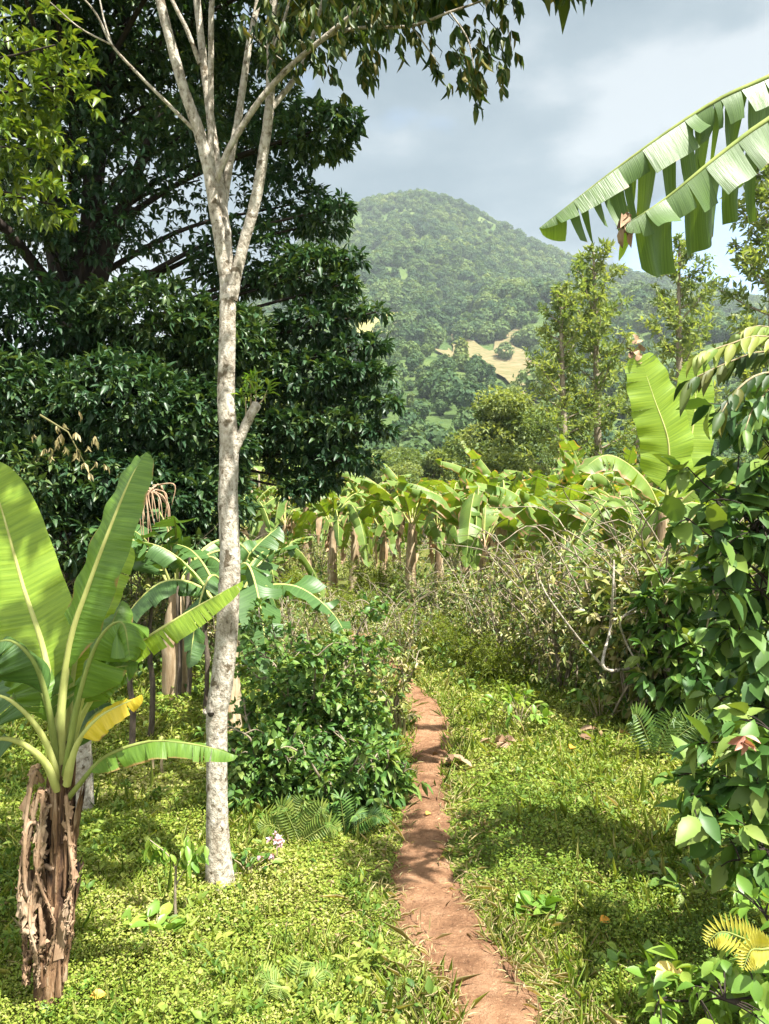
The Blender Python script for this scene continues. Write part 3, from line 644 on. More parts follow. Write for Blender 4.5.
# --- grove plants: prototypes with parts, then copies
def grove_proto(seed, h, nl, ll, W, upright=.6, mat='ban_far', dead=3, droop=1.):
    r_ = np.random.default_rng(seed); root = thing('banana_plant', '-', 'banana plant')
    mb = MB(); tube(mb, [(0, 0, -.1), (.04*r_.normal(), .03, h*.5), (0, 0, h)], [.12, .10, .06], 9, 12, .09); mb.obj('trunk', M['pstem_pale'], root)
    for k in range(nl):
        az = k*2.39996+r_.normal()*.25; up = upright*(1.25 if k < nl*.35 else .72)+r_.normal()*.1
        d = V(math.cos(az), math.sin(az), 0); l = ll*(.8+.35*r_.random())
        z0 = V(0, 0, h)
        if k < 1: pts = [z0-V(0, 0, .15), z0+d*.08*l+V(0, 0, .3*l), z0+d*.24*l+V(0, 0, .55*l), z0+d*.46*l+V(0, 0, .74*l)]
        elif k % 5 in (1, 3): pts = [z0-V(0, 0, .15), z0+d*.25*l+V(0, 0, .26*l), z0+d*.55*l+V(0, 0, .50*l), z0+d*.92*l+V(0, 0, .58*l)]
        else:
            dr = droop*(.5+.7*r_.random())
            pts = [z0-V(0, 0, .15), z0+d*.22*l+V(0, 0, .30*l*up*1.6), z0+d*.55*l+V(0, 0, .42*l*up*1.5), z0+d*.85*l+V(0, 0, (.42*up-.18*dr)*l), z0+d*1.02*l+V(0, 0, (.3*up-.55*dr)*l)]
        mb, rb = banana_leaf(np.array(pts), W*(.8+.4*r_.random()), (0, 0, 1) if k >= 1 else (-d[0], -d[1], .3), (.15+.5*r_.random()), .45, int(r_.integers(5, 18)), .42, .2, 26, 3, gap=.55, seed=seed*50+k, rib=.011)
        # midrib kept in the same mesh for these far plants
        mb.t += [t+mb.n for t in rb.t]; mb.tt += rb.tt; mb.mt += [x*0+1 for x in rb.mt]; mb.q += [q+mb.n for q in rb.q]; mb.qt += rb.qt; mb.mq += [x*0+1 for x in rb.mq]; mb.v += rb.v; mb.uv += rb.uv; mb.n += rb.n
        mb.obj('leaf', [M[mat], M['midrib_pale']], root)
    for k in range(dead):
        az = r_.random()*6.28; d = V(math.cos(az), math.sin(az), 0)
        P = np.array([V(0, 0, h-.1), V(0, 0, h)+d*.22, V(0, 0, h-.35)+d*.38, V(0, 0, h-.9)+d*.30])
        mb, rb = banana_leaf(P, .13, (*(d[:2]), .2), .6, 1.0, 7, .5, .1, 18, 3, gap=.5, seed=seed*9+k, rib=.008); mb.obj('dead_leaf', M['dry_pale'], root)
    return root
PB = [grove_proto(1, 1.75, 11, 1.55, .24, .62, dead=2), grove_proto(2, 1.5, 12, 1.75, .27, .66, dead=3), grove_proto(3, 1.95, 10, 1.4, .22, .55, dead=2)]
GG = 'banana plants in the grove at the end of the path'
GR = [  # px of stem, distance, kind, scale, label
 (262, 12.5, 1, .62, 'small banana plant close right of the pale tree trunk'),
 (306, 19, 2, 1.2, 'banana plant with a thin bare stem, second from the left in the grove'),
 (334, 16.5, 0, .98, 'banana plant on a pale peeling stem, showing its whole stem in the sunlit grass'),
 (352, 21, 2, 1.1, 'banana plant half hidden behind the pale peeling stem'),
 (384, 20, 1, 1.08, 'banana plant behind and left of the one with the fanned leaves'),
 (412, 15.5, 0, 1.03, 'banana plant with evenly fanned leaves directly above where the path disappears'),
 (438, 20, 1, 1.12, 'banana plant with one leaf standing straight up, right of the fanned one'),
 (462, 18, 2, 1.05, 'banana plant in the second row left of the dense clump'),
 (484, 13.2, 1, .92, 'big banana plant with a dark short stem before the dense clump'),
 (505, 16, 0, 1.1, 'tall banana plant with many upright leaves in the dense clump'),
 (532, 15, 1, 1.05, 'banana plant with a brown hanging leaf in the dense clump'),
 (556, 17, 2, 1.12, 'banana plant standing below the bushy silver oak'),
 (566, 11.8, 1, .86, 'near banana plant whose dark leaf lies over the twiggy shrubs'),
 (590, 16, 0, 1.15, 'banana plant in front of the tall pale silver oak trunk'),
 (622, 13.5, 2, 1.0, 'banana plant left of the two upright leaves'),
 (640, 10.5, 1, .8, 'banana plant among the twiggy shrubs below the two upright leaves'),
 (700, 12, 0, .9, 'banana plant behind the dark broad leaved bush at right'),
 (740, 9, 1, .85, 'banana plant half hidden in the bush by the right edge'),
 (240, 21, 1, 1.05, 'banana plant far back behind the pale tree trunk'),
 (285, 23, 0, 1.05, 'banana plant far back under the big tree crown edge'),
]
for i, (px, Y, k, s, lb) in enumerate(GR):
    p = at(px, 540, Y); loc = (p[0], Y, float(hgt(p[0], Y)))
    if i in (0, 1, 2):
        o = PB[{0: 1, 1: 2, 2: 0}[i]]; o.location = loc; o.scale = (s, s, s); o.rotation_euler = (0, 0, i*1.1); o['label'] = lb; o['group'] = GG
    else: dup(PB[k], lb, loc, i*1.7+.4, s, GG)
# --- shaded plants under the big tree
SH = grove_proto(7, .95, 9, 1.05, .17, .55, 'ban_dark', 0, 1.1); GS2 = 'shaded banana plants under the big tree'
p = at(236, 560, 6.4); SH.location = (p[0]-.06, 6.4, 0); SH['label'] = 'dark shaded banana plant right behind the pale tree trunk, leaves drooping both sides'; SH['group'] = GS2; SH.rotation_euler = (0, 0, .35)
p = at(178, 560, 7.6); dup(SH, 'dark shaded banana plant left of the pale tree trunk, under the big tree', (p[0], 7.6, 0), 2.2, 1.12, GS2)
# --- the two upright leaves at right
UP = thing('banana_plant', 'banana plant at right with two big upright bright green leaves', 'banana plant', G(at(662, 540, 8.2)[0], 8.2)); ul = np.array(UP.location)
pseudostem(UP, [(0, 0, -.05), (0, 0, .8), at(664, 510, 8.2)-ul], [.10, .09, .05], 'pstem_pale')
def UL(pts, W, nh, **k): return put_leaf(UP, q3(pts), W, nh, loc=ul, **k)
UL([(664, 520, 8.2), (668, 480, 8.2), (668, 440, 8.16), (654, 398, 8.1), (640, 356, 8.05)], .30, (.12, -1, .2), mat='ban_lit', ribmat='midrib_pale', ntear=5, fold=-.03, curl=.2, pet=.18, seed=61, rag=.06, gap=.08, rib=.014, tipsharp=.3)
UL([(666, 520, 8.3), (684, 470, 8.35), (694, 420, 8.4), (697, 360, 8.42)], .24, (-.1, -1, .1), mat='ban_lit', ribmat='midrib_pale', ntear=3, fold=0, curl=.2, pet=.15, seed=62, rag=.05, gap=.06, rib=.014, tipsharp=.3)
UL([(664, 520, 8.2), (645, 480, 8.1), (610, 455, 8.0), (580, 470, 7.9)], .22, (0, -.4, 1), mat='ban_far', ribmat='midrib_pale', ntear=8, seed=63)
UL([(664, 520, 8.2), (700, 485, 8.0), (735, 470, 7.9), (760, 490, 7.8)], .22, (0, -.4, 1), mat='ban_far', ribmat='midrib_pale', ntear=8, seed=64)
mb = MB(); P = np.array([at(638+R.normal()*5, 352+R.normal()*6, 8.04) for _ in range(9)])-ul; leaves(mb, P, rdir(9)+V(0, 0, .3), rdir(9)+V(0, -1, 0), .10, .06, R.random(9), TG); mb.obj('dead_leaf', M['dry'], UP)['label'] = 'brown dried tip of the tallest leaf'

# ------------------------------------------------------------------ the pale slender tree
YT = 3.5; pb = gnd(221, 892); YT = pb[1]; pl_ = V(pb[0], YT, pb[2])
PTREE = thing('pale_bark_tree', 'tall slender tree with pale speckled bark, forking into bare branches high above the grass', 'tree', pl_)
def pr(lst, dy=None):
    out = []
    for k, a in enumerate(lst): out.append(at(a[0], a[1], YT+(a[2] if len(a) > 2 else 0))-pl_)
    return out
u = YT/F
tb = MB(); tube(tb, pr([(221, 905), (220, 885), (218, 845), (217, 800), (217, 745), (217, 712), (222, 680), (227, 630), (230, 560), (228, 500), (229, 440), (226, 400), (227, 350), (228, 285)]),
     np.array([22, 15, 11.5, 10.4, 10.2, 10.8, 11.2, 10.8, 10.2, 9.9, 9.4, 8.8, 8.3, 8])*u, 18, 90, .022)
tube(tb, pr([(214, 716), (208, 712), (206, 714)]), np.array([6, 5.5, 4])*u, 8, 6, .08)     # scar knob
trunk = tb.obj('trunk', M['pale_bark'], PTREE)
hb = MB(); kq = at(213.5, 713, YT)-pl_; tube(hb, [kq+V(0, -.052, .01), kq+V(0, -.058, .0)], [.016, .010], 10); hb.obj('knot_hole', M['dark_bark'], trunk)
BR = [([(228, 292), (221, 245, -.02), (215, 209, -.03), (208, 167, -.04), (199, 132, -.05), (184, 90, -.08), (170, 39, -.1), (160, 0, -.12), (146, -70, -.15), (138, -150, -.2)], [7, 6.6, 6.3, 6, 5.8, 5.2, 4.8, 4.5, 3.5, 2]),
      ([(228, 292), (226, 240), (222, 209, .02), (217, 167, .03), (212, 130, .04), (204, 66, .06), (197, 0, .08), (188, -80, .1), (176, -170, .1)], [6, 6, 5.6, 5, 4.4, 4, 3.7, 3, 1.5]),
      ([(214, 190, -.02), (211, 150, -.03), (211, 75, -.05), (212, 0, -.06), (220, -80, -.05), (232, -160, 0)], [3.5, 3.2, 2.9, 2.7, 2, 1]),
      ([(224, 250, .03), (223, 209, .05), (229, 167, .07), (239, 114, .1), (249, 45, .14), (258, 0, .17), (268, -80, .2), (270, -170, .25)], [5, 4.8, 4.2, 3.8, 3.4, 3, 2.4, 1.2]),
      ([(231, 300), (236, 275, -.01), (245, 239, -.02), (255, 203, -.03), (264, 150, -.05), (270, 99, -.07), (271, 40, -.08), (274, 0, -.1), (284, -70, -.1), (300, -150, -.1)], [7, 6, 5.6, 5.4, 5.1, 4.7, 4.3, 4, 3, 1.5]),
      ([(216, 182, -.03), (222, 165, -.06), (235, 138, -.09), (261, 99, -.14), (291, 66, -.18), (330, 33, -.24), (367, 2, -.3), (410, -40, -.35)], [3.4, 3.3, 3.2, 3.0, 2.8, 2.5, 2, 1]),
      ([(271, 108, -.07), (278, 100, -.05), (291, 84, -.03), (306, 57, 0), (318, 18, .02), (330, -30, .05)], [3.4, 3, 2.8, 2.4, 2, 1.2]),
      ([(326, 36, -.24), (360, 28, -.2), (411, 26, -.2), (450, 12, -.2), (486, -1, -.2), (530, -22, -.2)], [1.9, 1.7, 1.5, 1.2, 1, .6]),
      ([(194, 130, -.05), (165, 101, -.1), (139, 75, -.15), (112, 45, -.2), (95, 12, -.25), (70, -15, -.3)], [1.9, 1.7, 1.5, 1.2, .9, .6]),
      ([(200, 64, .05), (187, 30, .02), (172, 0, 0), (150, -50, 0)], [2.6, 2.2, 1.9, 1.2]),
      ([(112, 45, -.2), (104, 20, -.2), (98, -10, -.2)], [1, .8, .6]), ([(112, 45, -.2), (80, 28, -.22), (50, 2, -.25)], [1, .7, .4]),
      ([(411, 26, -.2), (425, 45, -.2), (440, 66, -.2)], [.9, .7, .4]), ([(450, 12, -.2), (468, 40, -.22), (475, 75, -.24)], [.9, .7, .4]), ([(486, 0, -.2), (505, 20, -.2), (512, 50, -.2)], [.9, .6, .4]),
      ([(270, 60, -.08), (284, 20, -.1), (292, -10, -.1)], [2, 1.5, 1]), ([(249, 30, .14), (262, 44, .1), (282, 60, .05)], [.9, .7, .4])]
for pts, rr in BR:
    b = MB(); tube(b, pr(pts), np.array(rr)*u, 9, len(pts)*6, .03); b.obj('branch', M['pale_bark'], PTREE)
sb = MB(); tube(sb, pr([(233, 452), (240, 438), (248, 420), (257, 404)]), np.array([6, 5, 4.8, 5])*u, 10, 14, .06); stub = sb.obj('broken_branch', M['pale_bark'], PTREE)
sb2 = MB(); sl = MB()
for a in [[(245, 425), (246, 410), (245, 395)], [(250, 418), (251, 400), (250, 380)], [(254, 410), (256, 395), (254, 384)], [(258, 405), (264, 398), (267, 390)]]:
    tube(sb2, pr(a), np.array([.8, .7, .4])*u, 5, 6); tip = pr(a)[-1]; C = tip+R.normal(size=(4, 3))*.018; rosettes(sl, C, np.tile(V(0, 0, 1), (4, 1)), 5, .055, .014, TM, 1., .2)
sh_ = sb2.obj('shoot', M['twig_bark'], stub); sl.obj('shoot_leaves', M['young'], stub)
# crown: hanging leaf sprays (in frame upper right, and the crown above the frame)
cb = MB(); tw = MB()
sprays = [(275, 25), (300, 18), (330, 10), (352, 22), (345, 50), (372, 40), (388, 30), (365, 62), (340, 70), (400, 15), (418, 42), (440, 58), (462, 68), (474, 84), (488, 70), (470, 45), (498, 40), (505, 8), (482, 15), (452, 28), (420, 5), (300, 45), (385, 8), (280, 50), (500, 58), (320, 60), (270, 8), (255, 30), (356, 0)]
for (px, py) in sprays:
    c = at(px, py, YT-.2+R.normal()*.12)-pl_; m_ = 7
    C = c+R.normal(size=(m_, 3))*V(.045, .07, .035); rosettes(cb, C, np.tile(V(.2, 0, -.5), (m_, 1)), 5, .07, .021, TM, .6, .75, .3)
    tube(cb, [c+V(-.05, .0, .10), c+V(.01, 0, .03), c], [.003, .002, .001], 4)
top = [(100, -160, .5), (160, -210, .3), (220, -220, 0), (280, -200, .2), (340, -150, .3), (300, -110, -.4), (180, -140, -.5), (400, -90, 0), (240, -130, .7), (60, -100, .1), (360, -70, .5), (220, -300, 0), (300, -280, .3), (140, -290, -.2), (350, -230, -.4)]
for (x, y, z, r0, n) in [(.5, 2.9, 4.1, .42, 90), (.05, 3.5, 4.3, .42, 90), (.75, 3.5, 4.35, .4, 80), (-.05, 1.7, 4.1, .4, 80), (-.2, 4.2, 4.7, .45, 90), (1.8, 2.55, 3.95, .22, 30), (1.7, 2.1, 4.0, .2, 30), (.3, 1.3, 4.2, .35, 60), (.35, 1.9, 4.4, .42, 90), (0, 2.3, 4.5, .35, 70), (.35, 3.5, 5.0, .5, 80), (-.1, 4.2, 5.3, .5, 80)]:  # unseen clusters and limbs added to throw shade on grass and path
    c = V(x, y, z)-pl_; P, d = in_ell(n, c, V(r0, r0, .22), .4); rosettes(cb, P, d*.3+V(0, 0, -.4), 5, .14, .052, TS, .7, .5, .4); lmb = MB(); tube(lmb, [V(.0, 0, 4.3), (V(0, 0, 4.35)+c)/2+V(0, 0, .12), c], [.012, .008, .004], 6, 10); lmb.obj('branch', M['pale_bark'], PTREE)
for (px, py, dy) in top:
    P, d = in_ell(55, at(px, py, YT+dy)-pl_, V(.30, .30, .2), .4); rosettes(cb, P, d*.3+V(0, 0, -.4), 5, .09, .026, TS, .7, .6, .3)
cr = cb.obj('crown', M['pale_leaf'], PTREE)

# ------------------------------------------------------------------ the big dark tree at left
YD = 11.; bx = at(72, 400, YD)[0]; dl_ = V(bx, YD, 0)
BIG = thing('big_dark_tree', 'huge dark leafy tree filling the upper left, bits of sky showing through', 'tree', dl_)
tb = MB(); tube(tb, np.array([(0, 0, -.2), (.05, 0, 1.5), (0, 0, 3.2), (.1, 0, 4.6)]), [.42, .34, .30, .26], 12, 20, .06)
tube(tb, [(.05, 0, 4.4), (-.25, .1, 5.6), (-.35, 0, 7.5), (-.2, 0, 10)], [.2, .17, .13, .05], 9, 16, .05)
tube(tb, [(.1, 0, 4.4), (.25, 0, 5.8), (.3, .2, 7.5), (.8, .2, 9.8)], [.2, .17, .13, .05], 9, 16, .05)
tube(tb, [(.1, 0, 4.2), (.6, -.2, 5.6), (1.4, -.4, 7.5)], [.15, .11, .05], 9, 16, .05)
bigtrunk = tb.obj('trunk', M['dark_bark'], BIG)
BO = [  # px, py, Y, rx px, rz px, depth m, weight
 (30, -30, 9.5, 90, 60, 1.2, 1), (140, 10, 10.5, 100, 55, 1.4, 1.2), (240, 15, 11, 80, 45, 1.2, 1), (60, 90, 11, 110, 50, 1.2, .8), (170, 95, 11, 90, 50, 1.2, .7), (255, 95, 11.4, 50, 45, 1, .6),
 (320, 132, 10, 40, 22, .6, .4), (275, 140, 10.6, 45, 30, .8, .35), (290, 205, 11, 45, 24, .8, .35), (325, 222, 10.4, 30, 14, .5, .16), (200, 180, 11.4, 80, 35, 1, .30), (60, 190, 11.6, 90, 50, 1, .5), (-40, 180, 11, 60, 80, 1, .5), (130, 235, 11.2, 80, 40, 1, .22), (30, 265, 11, 60, 50, 1, .35),
 (245, 260, 10.4, 60, 35, .9, .55), (310, 275, 10, 50, 24, .7, .4), (328, 256, 9.8, 22, 7, .4, .07), (345, 308, 9.8, 28, 9, .4, .1), (315, 325, 10, 42, 18, .7, .3), (358, 345, 9.7, 26, 8, .4, .08), (352, 372, 9.7, 34, 10, .4, .14), (366, 402, 9.7, 26, 8, .3, .08), (318, 378, 10, 50, 24, .8, .45), (345, 425, 9.8, 38, 14, .6, .22), (305, 430, 10, 50, 24, .8, .4), (335, 458, 9.8, 34, 12, .5, .16), (310, 480, 9.9, 34, 12, .5, .16), (270, 385, 10.4, 55, 45, 1, .6),
 (40, 320, 9.2, 80, 40, .9, 1.0), (150, 320, 9.4, 80, 45, .9, 1.1), (225, 345, 9.6, 60, 45, .8, .8), (20, 400, 8.8, 80, 50, .9, 1.1), (120, 400, 8.8, 80, 50, .9, 1.2), (200, 430, 9.2, 60, 55, .8, 1.), (40, 480, 8.6, 80, 45, .8, 1.), (140, 490, 8.8, 75, 45, .8, 1.), (215, 500, 9.2, 40, 40, .7, .5), (60, 540, 8.6, 80, 35, .7, .7), (160, 545, 8.8, 50, 25, .6, .4), (-60, 400, 9, 70, 160, 1, 1.2), (60, 130, 10, 60, 40, .5, .28), (130, 160, 10, 60, 40, .5, .2), (90, 225, 10, 60, 40, .5, .2), (190, 130, 10, 50, 35, .5, .22), (30, 215, 10, 50, 40, .5, .2), (352, 258, 9.7, 14, 5, .25, .03), (340, 285, 9.7, 20, 6, .3, .05), (376, 312, 9.6, 16, 5, .25, .03), (378, 345, 9.6, 16, 5, .25, .03), (385, 376, 9.6, 14, 5, .25, .03), (390, 404, 9.6, 14, 5, .25, .03), (380, 432, 9.6, 18, 5, .25, .04), (364, 462, 9.6, 18, 5, .3, .04), (300, 490, 9.6, 24, 10, .3, .08), (340, 205, 10, 16, 6, .25, .04), (350, 120, 9.8, 14, 8, .25, .06), (300, 452, 10.3, 45, 24, .8, .3)]
cb = MB(); br = []
nW = 17000/sum(b[6] for b in BO)
def bough(cb, c, r, n, tn):
    P, d = in_ell(n, c, r, .35)
    P[:, 2] -= .10*((P[:, 0]-c[0])/max(r[0], .1))**2*r[2]*2
    C = P; rosettes(cb, C, d*.8+V(0, 0, .25), 6, .115, .043, TS if c[1] > 11.3-YD+.0 else TM, .95, .28, 1.0, tint=tn)
for (px, py, Y, rx, rzp, ry, w) in BO:
    c = at(px, py, Y)-dl_; s = Y/F; n = int(nW*w)
    tn = np.clip(R.normal(.42, .16)+R.normal(size=n)*.12, 0, 1)
    bough(cb, c, V(rx*s, ry, rzp*s), n, tn); br.append(c)
# upper crown above the frame, unseen, bulged toward the viewer to shade the rest
for (x, y, z, r0) in [(-6, 8, 8.2, 1.7), (-3.6, 7.4, 8.4, 1.7), (-1.6, 8.2, 8.6, 1.6), (-5, 10, 10.5, 2), (-2.4, 10.5, 10.5, 2), (-7.5, 10, 9, 2), (-4, 8.5, 11.5, 2), (-.6, 9.6, 8.8, 1.4), (-3.4, 6.3, 7.4, .7), (-4, 12, 9, 2), (-7.5, 12, 8, 2)]:
    c = V(x, y, z)-dl_; P, d = in_ell(420, c, V(r0, r0, r0*.55), .3); rosettes(cb, P, d*.8+V(0, 0, .2), 6, .2, .085, TS, .95, .25, 1.0); br.append(c)
crown = cb.obj('crown', M['big_leaf'], BIG)
bm_ = MB()
for c in br:
    st = V(.05, 0, min(max(c[2]-1.2, 2.2), 8)); md = (st+c)/2+V(0, 0, .25); tube(bm_, [st, md, c], [.05, .03, .010], 6, 12, .05)
bm_.obj('branches', M['dark_bark'], bigtrunk)
# sunlit bough reaching forward at upper left
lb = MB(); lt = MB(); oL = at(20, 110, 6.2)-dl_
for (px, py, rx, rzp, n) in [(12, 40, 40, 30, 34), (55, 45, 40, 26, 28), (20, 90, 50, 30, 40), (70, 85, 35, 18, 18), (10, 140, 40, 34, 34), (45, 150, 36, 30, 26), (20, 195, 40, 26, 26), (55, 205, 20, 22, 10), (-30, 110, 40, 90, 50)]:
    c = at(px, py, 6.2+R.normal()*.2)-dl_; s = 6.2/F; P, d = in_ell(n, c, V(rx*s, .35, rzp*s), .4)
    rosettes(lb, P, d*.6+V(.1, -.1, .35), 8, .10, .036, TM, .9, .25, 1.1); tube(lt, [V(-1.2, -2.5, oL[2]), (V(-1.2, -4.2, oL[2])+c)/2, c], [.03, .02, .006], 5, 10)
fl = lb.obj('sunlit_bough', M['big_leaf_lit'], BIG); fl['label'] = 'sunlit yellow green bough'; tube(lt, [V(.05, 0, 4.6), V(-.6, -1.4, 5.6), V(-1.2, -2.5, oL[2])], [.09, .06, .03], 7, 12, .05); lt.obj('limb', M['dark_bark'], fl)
# dry dead spray hanging by the banana leaf and a pale dead spray above it
dt = MB()
for k in range(17):
    a = R.normal(size=2); e = at(150+k*1.7-8+a[0]*6, 548-abs(k-8)*2+a[1]*12, 7.2); s0 = at(140+R.random()*22, 484+R.random()*8, 7.3); md = (s0+e)/2+V(.10*(k-6)/8, -.05, .10)
    tube(dt, np.array([s0, md, e])-at(150, 500, 7.2), [.009, .006, .003], 5, 12)
dd = dt.obj('dead_branch', M['dry'], loc=at(150, 500, 7.2)); tag(dd, 'dry bare pale twigs hanging beside the tip of the upright banana leaf', 'branch')
mb = MB()
C = np.array([at(68+R.normal()*14, 440+R.normal()*20, 7.6) for _ in range(22)])-at(68, 440, 7.6); rosettes(mb, C, np.tile(V(.1, 0, -.6), (22, 1)), 4, .09, .024, TM, .7, .8, .2)
tube(mb, np.array([at(40, 415, 7.6), at(68, 432, 7.6), at(84, 462, 7.6)])-at(68, 440, 7.6), [.012, .008, .004], 5, m=0)
tag(mb.obj('dead_branch', M['straw'], loc=at(68, 440, 7.6)), 'hanging spray of pale withered leaves in the dark foliage at left', 'branch')

# ------------------------------------------------------------------ shrubs
def shrub(name, label, cat, h, r, ns, nl, L, W, mat, loc, seed, T=TM, k=5, leafy=.25, droop=.3, bark='grey_bark', group=None, rad=.012, fill=.5, tintv=.25, bare=0):
    r_ = np.random.default_rng(seed); root = thing(name, label, cat, loc, group); b = MB(); f = MB(); allp = []
    for i in range(ns):
        az = i*2.4+r_.normal()*.4; ln = (.5+.5*r_.random()); d = V(math.cos(az), math.sin(az), 0)
        P = [d*.04, d*r*.3*ln+V(0, 0, h*.42*ln), d*r*.7*ln+V(0, 0, h*.8*ln)+r_.normal(size=3)*.05*h, d*r*ln+V(0, 0, h*(.95-.15*r_.random())*ln+.05)+r_.normal(size=3)*.05*h]
        tube(b, P, [rad, rad*.75, rad*.5, rad*.22], 6, 14, .06); S = spline(P, 20); allp.append(S[6:])
        for q in range(4):
            s0 = S[r_.integers(6, 19)]; d2 = nrm(d*.5+r_.normal(size=3)*V(1, 1, .5)); e = s0+d2*r*.38+V(0, 0, .02); tube(b, [s0, (s0+e)/2+V(0, 0, .05*h), e], [rad*.4, rad*.3, rad*.12], 4, 7); allp.append(spline([s0, (s0+e)/2+V(0, 0, .05*h), e], 10)[2:])
    for q in range(bare):
        az = r_.random()*6.28; d = V(math.cos(az), math.sin(az), 0); a0 = d*r*.35*r_.random(); hh_ = h*(.7+.5*r_.random())
        tube(b, [a0, a0+d*r*.25+V(0, 0, hh_*.5), a0+d*r*(.5+.4*r_.random())+V(0, 0, hh_*.9), a0+d*r*(.9+.4*r_.random())+V(0, 0, hh_*(.85+.25*r_.random()))]+r_.normal(size=(4, 3))*.10*h, [rad*.8, rad*.6, rad*.4, rad*.15], 5, 14, .06)
    A = np.concatenate(allp); n1 = int(nl*(1-fill)/k); n2 = int(nl*fill/k)
    C = A[r_.integers(0, len(A), n1)]+r_.normal(size=(n1, 3))*r*leafy*.25
    Ps = []
    for q in range(9):
        az = q*2.4; rr_ = r*.62*math.sqrt((q+.5)/9); zt = h*(.92-.42*(rr_/(r*.62))**1.5-.2*r_.random()); lr = r*(.34+.22*r_.random())
        Pq, d = in_ell(n2//9, V(math.cos(az)*rr_, math.sin(az)*rr_, zt*.58), V(lr, lr, zt*.46), .5); Ps.append(Pq)
    P = np.concatenate(Ps)+r_.normal(size=(9*(n2//9), 3))*.03*r
    C = np.concatenate([C, P]); C = C[C[:, 2] > .03]; D = nrm(C-V(0, 0, h*.3))
    rosettes(f, C, D, k, L, W, T, .9, droop, .9, tint=np.clip(.45+tintv*r_.normal(size=len(C)), 0, 1))
    b.obj('stems', M[bark], root); f.obj('foliage', M[mat], root); return root
# green vine-covered mound left of the path
def gp(px, Y): p = at(px, 600, Y); return G(p[0], Y)
shrub('leafy_bush', 'dense green rounded bush left of the path, right of the pale tree trunk', 'bush', 1.08, .52, 10, 8000, .05, .029, 'bush', gp(315, 5.0), 41, fill=.7)
shrub('leafy_bush', 'lower glossy green bush in front of the dense rounded bush, beside the pale trunk', 'bush', .62, .36, 8, 3000, .046, .026, 'bush', gp(270, 4.6), 42, fill=.75)
shrub('leafy_bush', 'low dark leafy bush overhanging the left edge of the path', 'bush', .42, .24, 7, 700, .075, .026, 'bush', gp(382, 4.65), 43, fill=.6, droop=.45)
shrub('leafy_bush', 'small leafy bush with a pale stump at the left path edge where the path fades', 'bush', .62, .22, 6, 700, .06, .024, 'coffee', gp(392, 6.2), 44, fill=.6)
shrub('leafy_bush', 'low mixed bush with fern leaves at the foot of the dense rounded bush', 'bush', .5, .34, 7, 1500, .06, .026, 'bush', gp(335, 4.5), 45, fill=.7)
st = MB()
for k in range(4): tube(st, [(k*.03, 0, -.02), (k*.03+.01, .01, .12), (k*.03, .0, .24-.03*k)], [.014, .012, .008], 6, 6, .08)
tag(st.obj('stump', M['straw'], loc=G(at(391, 740, 5.9)[0], 5.9)), 'pale split stump at the left edge of the path', 'stump')
shrub('leafy_bush', 'leafy bush merging with the dark broad leaved bush, below the two upright banana leaves', 'bush', 1.85, .62, 9, 2600, .12, .055, 'bush', gp(700, 6.0), 46, T=TB, fill=.55, droop=.4)
shrub('leafy_bush', 'leafy bush among the twiggy shrubs, left of the two upright banana leaves', 'bush', 1.62, .5, 9, 1300, .11, .05, 'coffee', gp(632, 6.6), 47, T=TB, fill=.35, droop=.4, bare=6)
